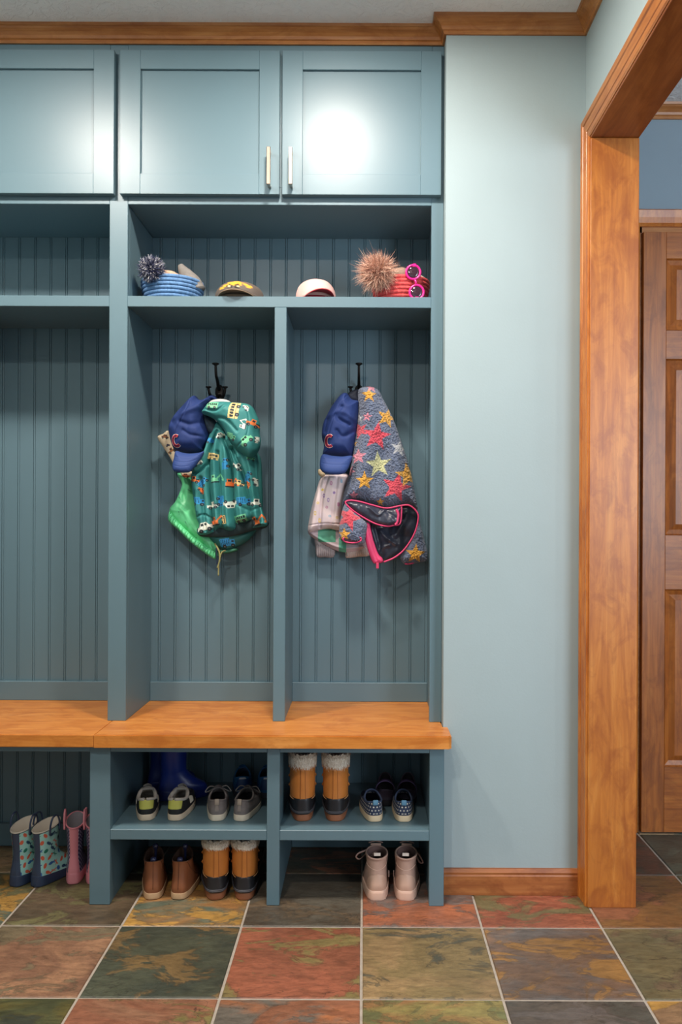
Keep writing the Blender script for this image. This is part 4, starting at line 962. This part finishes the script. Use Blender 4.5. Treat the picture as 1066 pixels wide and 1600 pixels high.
def place(t, px, py, zc, rz=0.0, base=0.0):
    p = PT(px, py, zc); t.location = (p.x, zc, base); t.rotation_euler = (0, 0, rz + math.atan2(-p.x, zc)); return t
def pair(build, spots, labels, group=None):
    a = build(labels[0]); 
    for i, (px, zc, rz, base) in enumerate(spots):
        t = a if i == 0 else copy_tree(a)
        t['label'] = labels[i]
        if group: t['group'] = group
        place(t, px, 820, zc, rz, base)
SB = 0.2022; FB = 0.0006

def low_shoe(label, kind, W, Ln, H):
    t = thing('sneaker' if kind != 'slip' else 'slip_on_shoe', label, 'shoe')
    cfgs = dict(black=dict(up=BLK, ln=LINW, so=RUB), grey=dict(up=GREYS, ln=M('charcoal_sneaker_lining', (62, 58, 58), .9), so=M('ivory_rubber', (208, 196, 176), .5)),
                blue=dict(up=M('bright_blue_mesh', (38, 104, 158), .6, vary=.2, vscale=90), ln=M('dark_blue_lining', (30, 44, 66), .8), so=M('slate_rubber', (72, 78, 92), .6)),
                slip=dict(up=None, ln=M('navy_slip_lining', (26, 32, 52), .8), so=M('beige_rubber', (214, 192, 158), .55)))
    c = cfgs[kind]; sh = .017
    so = Last(sole_rows(W, Ln, sh)); L(t, 'sole', so.skin(0, 3, 12, 52, cap0=True, cap1=True), c['so'])
    up = Last([(sh - .002, sh, 0, .002, Ln - .003, W * .97, 1, 0), (sh + .012, sh + .012, 0, .0005, Ln - .004, W * .97, 1, 0), (H * .68, sh + .026, 0, .002, Ln * .93, W * .90, .9, 0), (H * .90, H * .78, .0, .004, Ln * .74, W * .82, .7, 0), (H, H * 1.16, H * .20, .006, Ln * .56, W * .74, .35, 0)])
    G = up.grid(0, 2 * PI, 0, 4, 260, 110, 0, True) if kind == 'slip' else None
    if kind == 'slip':
        C = base_col(np.zeros(G.shape[0] * G.shape[1]), (44, 54, 78)); P = G.reshape(-1, 3); arc = arclen(G)
        u, v = arc / .0098, P[:, 2] / .0088; v2 = np.floor(v); u2 = u + .5 * (v2 % 2)
        du, dv = u2 - np.floor(u2) - .5, v - v2 - .5; put(C, np.hypot(du, dv) < .21, (214, 206, 190))
        L(t, 'upper', grid_mesh(G, close_u=True, cols=C), MV('dotted_canvas', .85, .3, 700))
    else: L(t, 'upper', up.skin(0, 4, 22, 56), c['up'])
    L(t, 'lining', up.lining(4, H * .62, .0035 if kind != 'black' else .006), c['ln'])
    rim = [(2 * PI * i / 40, 4) for i in range(40)]
    if kind == 'black':
        L(t, 'heel_patch', up.patch(-.82, .82, 1.35, 3.75, .0022, shape=lambda v: .55 + .45 * v if v < .85 else .92), M('lime_leather', (178, 178, 84), .6, bump=.15, bscale=500), label='yellow green heel patch')
        L(t, 'collar', up.line([(a, tt) for a, tt in rim if not 2.6 < a < 3.7], .0045, .0), LINW)
        for s in (1, -1):
            L(t, 'side_stripe', up.patch(s * 1.55 - .16, s * 1.55 + .16, .9, 3.0, .0016), M('white_leather', (214, 206, 190), .6))
    else:
        L(t, 'collar', up.line(rim, .0026, .0, closed=True), c['up'] or M('navy_binding', (58, 72, 100), .8))
    if kind == 'grey':
        L(t, 'heel_seam', up.patch(-.05, .05, .9, 4, .0022), M('grey_tape', (132, 122, 116), .85))
        L(t, 'heel_tab', boxmesh(-.006, .006, -.001, .004, H - .012, H + .005, bev=.0012), M('tan_tab', (156, 142, 128), .8))
    if kind == 'slip':
        L(t, 'pull_tab', boxmesh(-.0072, .0072, -.0015, .0045, H - .008, H + .006, bev=.0015), M('sky_blue_tab', (96, 142, 172), .8), label='light blue pull tab')
        for s in (-1, 1): L(t, 'elastic_gusset', up.patch(s * 1.9 - .12, s * 1.9 + .12, 2.6, 3.9, .0012), M('navy_binding', (58, 72, 100), .8))
    if kind in ('black', 'grey', 'blue'):
        yf = Ln * .56; zt = H * 1.16
        rows = []
        for v in np.linspace(0, 1, 8):
            rows.append([(W * .21 * u * (1 - .15 * v), yf + .016 - .022 * v + .004 * (1 - u * u) - .0, H * .84 + (zt + .004 - H * .84) * v + .004 * (1 - u * u)) for u in np.linspace(-1, 1, 9)])
        g = np.array(rows); g2 = g.copy(); g2[:, :, 1] += .0035
        L(t, 'tongue', merge([grid_mesh(g), grid_mesh(g2), grid_mesh(np.array([g[-1], g2[-1]])), grid_mesh(np.stack([g[:, 0], g2[:, 0]])), grid_mesh(np.stack([g[:, -1], g2[:, -1]]))]), GREYS if kind == 'grey' else (LINW if kind == 'black' else c['up']))
        lc = {'black': BLK, 'grey': M('grey_lace', (134, 128, 124), .9), 'blue': M('reflective_silver', (186, 190, 198), .3)}[kind]
        for k in range(4):
            y = yf + .012 + k * .011; zc = H * (.98 - .075 * k) + .001; w_ = W * .30
            L(t, 'lace', tube(spline([(-w_, y, zc - .008), (-w_ * .5, y + .001, zc), (w_ * .5, y + .002, zc), (w_, y + .003, zc - .008)], 3), .0017, 6), lc)
        if kind == 'grey':
            for s in (-1, 1):
                L(t, 'lace_loop', tube(spline([(s * .010, yf + .002, zt + .002), (s * .024, yf + .002, zt + .004), (s * .036, yf - .004, zt - .008), (s * .030, yf + .004, zt - .012), (s * .012, yf + .006, zt - .003)], 4), .0017, 6), lc)
    if kind == 'blue':
        L(t, 'heel_counter', up.patch(-.7, .7, .8, 3.1, .0025, shape=lambda v: 1 - .35 * v), M('deep_blue_plastic', (26, 62, 112), .4))
        L(t, 'heel_tab', up.patch(-.3, .3, 3.2, 4.0, .003), M('reflective_silver', (186, 190, 198), .3))
    return t
WK = .0662
pair(lambda l: low_shoe(l, 'black', .0655, .158, .058), [(230.5, 2.178, -.04, SB), (274, 2.178, -.26, SB)],
     ['left of the two black sneakers with a yellow-green heel patch on the cubby shelf', 'right of the two black sneakers with a yellow-green heel patch, turned outward'], 'black sneakers')
pair(lambda l: low_shoe(l, 'grey', .0635, .152, .056), [(341, 2.178, -.04, SB), (376, 2.178, -.30, SB)],
     ['left of the two grey canvas lace sneakers on the cubby shelf', 'right of the two grey canvas lace sneakers, toe angled towards the divider'], 'grey sneakers')
pair(lambda l: low_shoe(l, 'slip', .0630, .150, .054), [(589, 2.178, .16, SB), (633.5, 2.178, .04, SB)],
     ['left of the two navy polka dot slip-on shoes with a light blue tab', 'right of the two navy polka dot slip-on shoes, nearer the end panel'], 'dotted slip-on shoes')
pair(lambda l: low_shoe(l, 'blue', .063, .130, .062), [(381, 2.360, 0, SB), (419, 2.360, 0, SB)],
     ['bright blue sneaker at the back of the shelf behind the grey sneakers', 'bright blue sneaker at the back, half hidden by the cubby divider'], 'blue sneakers')

# mary janes behind the dotted pair, toes to the room
def mary(label):
    t = thing('mary_jane_shoe', label, 'shoe'); W, Ln, H = .060, .135, .058
    d = M('black_plum_leather', (84, 76, 92), .5); so = Last(sole_rows(W, Ln, .014)); L(t, 'sole', so.skin(0, 3, 10, 44, cap0=True, cap1=True), M('plum_rubber', (54, 50, 58), .6))
    up = Last([(.012, .013, 0, .002, Ln - .003, W * .97, 1, 0), (.028, .022, 0, .001, Ln - .005, W * .95, 1, 0), (.044, .030, .004, .003, Ln * .88, W * .88, .8, 0), (H, .036, .020, .006, Ln * .74, W * .80, .5, 0)])
    L(t, 'upper', up.skin(0, 3, 16, 48), d); L(t, 'lining', up.lining(3, .016, .003), M('dark_plum_lining', (40, 36, 44), .8))
    L(t, 'collar', up.line([(2 * PI * i / 36, 3) for i in range(36)], .0026, 0, closed=True), d)
    rows = []
    for y in (.066, .080):
        rows.append([(W * .50 * math.cos(a), y, .018 + .040 * math.sin(a) ** .8) for a in np.linspace(0.15, PI - .15, 16)])
    g = np.array(rows); g2 = g.copy(); g2[:, :, 2] -= .003
    L(t, 'strap', merge([grid_mesh(g), grid_mesh(g2), grid_mesh(np.array([g[0], g2[0]])), grid_mesh(np.array([g[1], g2[1]]))]), M('purple_strap', (104, 84, 128), .5), label='purple strap')
    return t
pair(mary, [(604, 2.435, PI, SB), (640, 2.435, PI - .05, SB)], ['left of the two dark mary jane shoes behind the dotted slip-ons', 'right of the two dark mary jane shoes behind the dotted slip-ons'], 'mary jane shoes')

# duck boots
TAN = M('tan_leather', (196, 122, 56), .45, vary=.08, vscale=30, bump=.15, bscale=200); BRUB = M('black_boot_rubber', (34, 34, 38), .38); BSO = M('brown_gum_sole', (146, 92, 62), .6)
def duck(label, H=.185):
    t = thing('duck_boot', label, 'boot'); W, Ln = .079, .165
    so = Last(sole_rows(W - .010, Ln - .008, .020)); L(t, 'sole', so.skin(0, 3, 10, 44, cap0=True, cap1=True), BSO)
    fo = Last([(.019, .021, 0, -.001, Ln - .004, W * .88, 1, 0), (.023, .025, 0, -.003, Ln - .002, W * .96, 1, 0), (.030, .032, 0, -.002, Ln - .004, W * .97, 1, 0), (.042, .040, 0, -.001, Ln * .93, W * .95, .9, 0), (.056, .052, .0, .0, Ln * .72, W * .93, .6, 0), (.061, .060, .0, .001, Ln * .60, W * .90, .4, 0)])
    L(t, 'rubber_shell', fo.skin(0, 5, 22, 56, cap1=True), BRUB)
    for tt in (1.3, 1.75): L(t, 'rubber_ridge', fo.line([(2 * PI * i / 48, tt) for i in range(48)], .0017, .0012, closed=True), M('dark_grey_ridge', (70, 70, 76), .45))
    sf = Last([(.056, .056, 0, .003, Ln * .60, W * .88, .3, 0), (.080, .085, 0, .004, Ln * .52, W * .90, .1, 0), (.120, .122, 0, .003, Ln * .52, W * .90, 0, 0), (H - .014, H - .010, 0, .001, Ln * .54, W * .90, 0, 0)])
    L(t, 'shaft', sf.skin(0, 3, 22, 56), TAN)
    L(t, 'back_seam', sf.patch(-.16, .16, .05, 2.9, .0016), TAN)
    for a in (-.16, .16): L(t, 'stitching', sf.line([(a, .05 + .15 * k) for k in range(20)], .0006, .0022), M('dark_stitch', (160, 96, 46), .8))
    L(t, 'seam_edge', sf.line([(2 * PI * i / 48, .12) for i in range(48)], .0013, .0006, closed=True), M('pale_edge', (214, 160, 104), .6))
    L(t, 'cuff_core', sf.lining(3, .05, .008), M('shaft_lining', (96, 92, 92), .95))
    # fur cuff: hairs hanging from the rim
    g = np.random.default_rng(11); n = 2600; V, Fc = [], []
    for i in range(n):
        a = g.uniform(0, 2 * PI); tt = 3.0 - (g.uniform(0, 1) ** 1.4) * .33
        p0 = np.array(sf.pt(a, tt, -.001)); p1 = np.array(sf.pt(a + g.normal() * .08, tt - .14, .003 + g.uniform(0, .002))); p2 = np.array(sf.pt(a + g.normal() * .12, tt - .26 + g.uniform(-.14, .04), .002 + g.uniform(0, .003)))
        if g.uniform() < .4: p1[2] = p0[2] + .008 * g.uniform(); p2 = p1 + np.array([g.normal() * .004, g.normal() * .004, .003])
        sd = np.array([-(p1 - p0)[1], (p1 - p0)[0], 0]) + g.normal(size=3) * 1e-4; tang = np.array([math.cos(a), math.sin(a), 0]) * .0010
        k = len(V); V += [p0 - tang, p0 + tang, p1 - tang, p1 + tang, p2 - tang * .3, p2 + tang * .3]; Fc += [(k, k + 1, k + 3, k + 2), (k + 2, k + 3, k + 5, k + 4)]
    me = bpy.data.meshes.new('m'); me.from_pydata([tuple(v) for v in V], [], Fc); setcol(me, np.repeat(np.array([lin(c) for c in ((226, 214, 196), (206, 192, 172), (236, 228, 214))])[g.integers(0, 3, n)], 6, axis=0))
    L(t, 'fur_cuff', me, MV('hair_strands', .85), smooth=False, kind='stuff')
    for k in range(3):
        for s in (-1, 1):
            z = .086 + k * .026
            L(t, 'eyelet_loop', tube([(s * W * .44, .055, z - .004), (s * (W * .44 + .003), .052, z), (s * W * .44, .049, z + .006)], .0022, 6), TAN)
    L(t, 'lace', tube(spline([(s * .018, Ln * .56 + .002, .078 + .011 * k) for k, s in enumerate((-1, 1, -1, 1, -1, 1, -1, 1))], 3), .002, 6), M('brown_lace', (96, 60, 34), .8))
    return t
pair(lambda l: duck(l, .190), [(475.5, 2.18, .03, SB), (526, 2.18, -.02, SB)], ['left tan and black duck boot with white fur cuff on the upper cubby shelf', 'right tan and black duck boot with white fur cuff on the upper cubby shelf'], 'duck boots on the cubby shelf')
pair(lambda l: duck(l, .1665), [(340.5, 2.146, .02, FB), (384.5, 2.146, -.04, FB)], ['left tan and black duck boot standing on the floor beside the brown ankle boots', 'right tan and black duck boot standing on the floor beside the cubby divider'], 'duck boots on the floor')

# brown ankle boots with dark shoe trees
BRN = M('brown_leather', (138, 84, 54), .5, vary=.10, vscale=24, bump=.2, bscale=240)
def chukka(label):
    t = thing('ankle_boot', label, 'boot'); W, Ln, H = .070, .165, .106
    so = Last(sole_rows(W, Ln, .017)); L(t, 'sole', so.skin(0, 3, 12, 52, cap0=True, cap1=True), M('tan_rubber', (190, 156, 120), .6, vary=.08))
    up = Last([(.015, .017, 0, .002, Ln - .003, W * .96, 1, 0), (.030, .032, 0, .001, Ln - .006, W * .95, 1, 0), (.050, .046, 0, .004, Ln * .86, W * .86, .8, 0), (.072, .070, 0, .008, Ln * .62, W * .76, .4, 0), (.090, .092, 0, .009, Ln * .54, W * .76, .15, 0), (H - .006, H + .006, .010, .007, Ln * .56, W * .80, .05, 0)])
    L(t, 'upper', up.skin(0, 5, 26, 56), BRN); L(t, 'lining', up.lining(5, .06, .003), M('dark_brown_lining', (70, 44, 32), .8))
    L(t, 'back_seam', up.line([(0, .9 + k * .2) for k in range(21)], .0008, .0006), M('seam_brown', (96, 56, 36), .7))
    for s in (-1, 1): L(t, 'quarter_seam', up.line([(s * (1.9 - .12 * k), .6 + .42 * k) for k in range(11)], .0008, .0006), MATS['seam_brown'])
    for k in range(3): L(t, 'lace', tube(spline([(-.016, Ln * .66 - .010 * k, .074 + .011 * k), (0, Ln * .68 - .010 * k, .078 + .011 * k), (.016, Ln * .66 - .010 * k, .074 + .011 * k)], 3), .0018, 6), M('dark_lace', (52, 36, 28), .8))
    return t
CP_ = [(241.5, 2.146, -.05, FB), (280.5, 2.146, -.26, FB)]
pair(chukka, CP_, ['left of the two brown leather ankle boots on the slate floor', 'right of the two brown leather ankle boots, toe angled outward'], 'brown ankle boots')
def tree(label):
    t = thing('shoe_tree', label, 'shoe tree'); k = M('navy_gloss_plastic', (40, 44, 74), .18, spec=.7)
    L(t, 'heel_knob', lathe([(0, -.035), (.006, -.034), (.006, .0), (.0072, .003), (.0086, .009), (.0066, .014), (0, .0155)], 20, center=(0, .022, .092)), k)
    L(t, 'rod', tube([(0, .022, .060), (0, .06, .056)], .004, 8), k)
    L(t, 'front_knob', lathe([(0, -.06), (.004, -.058), (.004, .0), (.0062, .003), (.0076, .010), (.006, .015), (0, .0165)], 20, center=(.004, .062, .112)), k)
    return t
pair(tree, CP_, ['dark glossy shoe tree inside the left brown ankle boot', 'dark glossy shoe tree inside the right brown ankle boot'], 'shoe trees')

# beige lace boots
BEI = M('beige_suede', (190, 156, 140), .7, vary=.06, vscale=30, bump=.25, bscale=500)
def combat(label, flip=1):
    t = thing('lace_up_boot', label, 'boot', group='beige lace-up boots'); W, Ln, H = .0765, .165, .125
    bso = M('blush_rubber', (214, 176, 156), .6)
    so = Last([(0, 0, 0, .003, Ln - .004, W - .006, 1, 0), (.0015, .0015, 0, 0, Ln, W, 1, 0), (.020, .018, 0, 0, Ln, W, 1, 0), (.024, .022, 0, .003, Ln - .003, W * .95, 1, 0)])
    L(t, 'sole', so.skin(0, 3, 14, 56, cap0=True, cap1=True), bso)
    for k in range(8): L(t, 'tread_lug', boxmesh(-W * .30 if k % 2 else W * .08, -W * .08 if k % 2 else W * .30, .008 + k * .018, .018 + k * .018, 0.0, .004, bev=.001), bso, smooth=False)
    L(t, 'welt', so.line([(2 * PI * i / 48, 2.8) for i in range(48)], .0016, .0, closed=True), M('pale_blush_welt', (222, 190, 172), .6))
    up = Last([(.022, .022, 0, .006, Ln - .006, W * .88, 1, 0), (.038, .042, 0, .003, Ln - .008, W * .86, .95, 0), (.056, .056, 0, .006, Ln * .84, W * .80, .75, 0), (.076, .078, 0, .011, Ln * .62, W * .72, .35, 0), (.100, .104, 0, .012, Ln * .54, W * .76, .1, 0), (H - .016, H - .010, .0, .008, Ln * .52, W * .76, 0, 0)])
    L(t, 'upper', up.skin(0, 5, 28, 56), BEI); L(t, 'lining', up.lining(5, .07, .004), M('taupe_lining', (120, 94, 88), .85))
    L(t, 'heel_counter', up.patch(-1.0, 1.0, .15, 2.6, .0016, 18, 12, shape=lambda v: math.sqrt(max(0, 1 - v ** 2.4)) * .9 + .1), M('blush_leather', (204, 168, 148), .45), label='smooth blush heel counter')
    L(t, 'ankle_seam', up.line([(-1.5 + 3.0 * k / 24, 3.1 + .25 * abs(k - 12) / 12) for k in range(25)], .0009, .0008), M('pale_blush_welt', (222, 190, 172), .6))
    L(t, 'collar_padding', up.line([(2 * PI * i / 40, 5) for i in range(40)], .0028, 0, closed=True), BEI)
    L(t, 'size_label', boxmesh(-.009, .009, .0135, .0150, .116, .1245, bev=.0003), M('white_woven_tag', (224, 214, 204), .8), smooth=False)
    L(t, 'zip', tube([up.pt(flip * 1.45, 1.0 + .2 * k, .0012) for k in range(20)], .0013, 6), M('zip_metal', (170, 160, 156), .35, .8))
    L(t, 'zip_pull', boxmesh(flip * W * .44 - .0012, flip * W * .44 + .0012, .036, .039, .048, .066, bev=.0006), M('zip_metal', (170, 160, 156), .35, .8), smooth=False)
    yf = Ln * .55
    for k in range(4): L(t, 'lace', tube(spline([(-.020, yf + .016 - .004 * k, .078 + .014 * k), (0, yf + .019 - .004 * k, .082 + .014 * k), (.020, yf + .016 - .004 * k, .078 + .014 * k)], 3), .002, 6), M('taupe_lace', (150, 122, 112), .8))
    L(t, 'tongue', boxmesh(-.015, .015, yf - .004, yf + .001, .09, H - .004, bev=.002), BEI)
    s = -flip
    L(t, 'lace_loop', tube(spline([(s * .016, yf, H - .014), (s * .030, yf - .030, H - .012), (s * .050, yf - .045, H - .014), (s * .057, yf - .045, H - .024), (s * .046, yf - .035, H - .034), (s * .024, yf - .01, H - .024)] if flip > 0 else [(s * .016, yf, H - .014), (s * .030, yf - .020, H - .020), (s * .042, yf - .030, H - .034), (s * .046, yf - .030, H - .044), (s * .036, yf - .026, H - .044), (s * .022, yf - .01, H - .022)], 4), .0026, 6, flat=(1, .6)), M('taupe_lace', (150, 122, 112), .8))
    return t
place(combat('left of the two beige lace-up boots under the shelf, its lace looped outward', 1), 592.5, 820, 2.146, .06, FB)
place(combat('right of the two beige lace-up boots under the shelf, nearer the end post', -1), 636, 820, 2.146, -.04, FB)

# rain boots
def rain(label, H, W, Ln, kind):
    t = thing('rain_boot', label, 'boot')
    trim_ = {'sea': M('navy_rubber', (44, 58, 84), .35), 'pink': M('pink_rubber', (220, 138, 150), .4), 'plain': M('deep_blue_rubber', (22, 44, 120), .35)}[kind]
    so = Last([(0, 0, 0, .002, Ln - .004, W - .006, 1, 0), (.002, .002, 0, 0, Ln, W, 1, 0), (.012, .011, 0, 0, Ln, W, 1, 0), (.026, .017, 0, .001, Ln - .002, W * .98, 1, 0), (.030, .020, 0, .002, Ln - .004, W * .95, 1, 0)])
    L(t, 'sole', so.skin(0, 4, 16, 56, cap0=True, cap1=True), trim_)
    up = Last([(.028, .018, 0, .002, Ln - .004, W * .95, 1, 0), (.040, .036, 0, .003, Ln - .008, W * .92, .95, 0), (.056, .052, 0, .006, Ln * .78, W * .82, .7, 0), (.075, .076, 0, .009, Ln * .60, W * .74, .3, 0), (.100, .102, 0, .009, Ln * .56, W * .77, .05, 0), (H - .008, H + .010, 0, .003, Ln * .60, W * .88, 0, 0)])
    na, nt = 240, 150
    G = up.grid(0, 2 * PI, 0, 5, na, nt, 0, True); P = G.reshape(-1, 3)
    A = np.tile(np.linspace(0, 2 * PI, na, endpoint=False), nt); A = np.where(A > PI, A - 2 * PI, A)
    U = arclen(G) * 1000; Vv = P[:, 2] * 1000
    if kind == 'sea':
        C = base_col(P[:, 0], (158, 208, 202))
        cols = [(206, 96, 70), (36, 118, 100), (44, 92, 158), (206, 96, 70), (40, 70, 100)]; q = 0
        g = np.random.default_rng(4)
        for r in range(7):
            for c_ in range(-7, 8):
                cx, cy = c_ * 19 + (r % 2) * 9 + g.uniform(-2, 2), 34 + r * 21 + g.uniform(-3, 3); u, v = rot(U, Vv, cx, cy, g.uniform(-1, 1), 1.35); k = q % 3; q += 1; cc = cols[g.integers(0, 5)]
                if k == 0: put(C, (np.hypot(u / 5.5, v / 3.2) < 1) | ((u > 4) & (u < 9) & (np.abs(v) < (u - 4) * .8)), cc)
                elif k == 1: put(C, (np.abs(v) < 1.1) & (np.abs(u) < 7) | (np.abs(u + v) < 1.0) & (np.abs(u) < 4), cc)
                else: put(C, np.hypot(u / 3.5, v / 5.2) < 1, cc)
    elif kind == 'pink':
        C = base_col(P[:, 0], (44, 36, 78)); u, v = U / 6.0, Vv / 11.0; r_ = np.floor(u); v = v + .5 * (r_ % 2)
        put(C, (np.abs(u - r_ - .5) < .16) & (np.abs(v - np.floor(v) - .5) < .25), (214, 200, 214))
    else: C = base_col(P[:, 0], (22, 44, 120))
    m = (np.abs(A) < (.46 if kind == 'sea' else .5)) if kind != 'plain' else np.zeros(len(A), bool)
    put(C, m, {'sea': (52, 66, 90), 'pink': (220, 138, 150), 'plain': (22, 44, 120)}[kind]); put(C, P[:, 2] > H - .012 + .018 * (1 - np.cos(A)) / 2, {'sea': (44, 58, 84), 'pink': (220, 138, 150), 'plain': (22, 44, 120)}[kind])
    L(t, 'shaft', grid_mesh(G, close_u=True, cols=C), MV('rain_boot_print', .35))
    L(t, 'rim', up.line([(2 * PI * i / 44, 5) for i in range(44)], .0022, .0, closed=True), M('cream_rim', (196, 190, 176), .6) if kind == 'sea' else trim_)
    L(t, 'lining', up.lining(5, .09, .002), M('cream_lining', (206, 196, 180), .9) if kind == 'sea' else M('grey_boot_lining', (128, 124, 130), .9))
    yc = Ln * .31
    if kind != 'plain':
        for s in (-1, 1):
            w_ = W * .44 + .002
            L(t, 'handle', tube(spline([(s * w_, yc - .018, H - .018), (s * (w_ + .001), yc - .017, H + .008), (s * (w_ + .001), yc - .010, H + .026), (s * (w_ + .001), yc, H + .032), (s * (w_ + .001), yc + .010, H + .028), (s * (w_ + .001), yc + .017, H + .010), (s * w_, yc + .018, H - .014)], 4), .0027, 8, flat=(1.1, .9)), trim_)
    return t
pair(lambda l: rain(l, .158, .066, .150, 'sea'), [(23, 2.218, -.66, FB), (55, 2.218, -.80, FB)], ['left of the two pale teal sea-print rain boots with navy trim', 'right of the two pale teal sea-print rain boots, its toe showing'], 'sea-print rain boots')
pair(lambda l: rain(l, .165, .058, .150, 'pink'), [(117, 2.235, -.12, FB), (148, 2.235, -.10, FB)], ['whole pink and purple speckled rain boot left of the cubby post', 'pink and purple speckled rain boot half hidden by the cubby post'], 'pink rain boots')
pair(lambda l: rain(l, .196, .064, .150, 'plain'), [(232, 2.430, -1.45, SB), (248, 2.345, -1.45, SB)], ['farther dark blue rain boot at the back of the shelf behind the black sneakers', 'nearer dark blue rain boot at the back of the shelf behind the black sneakers'], 'dark blue rain boots')
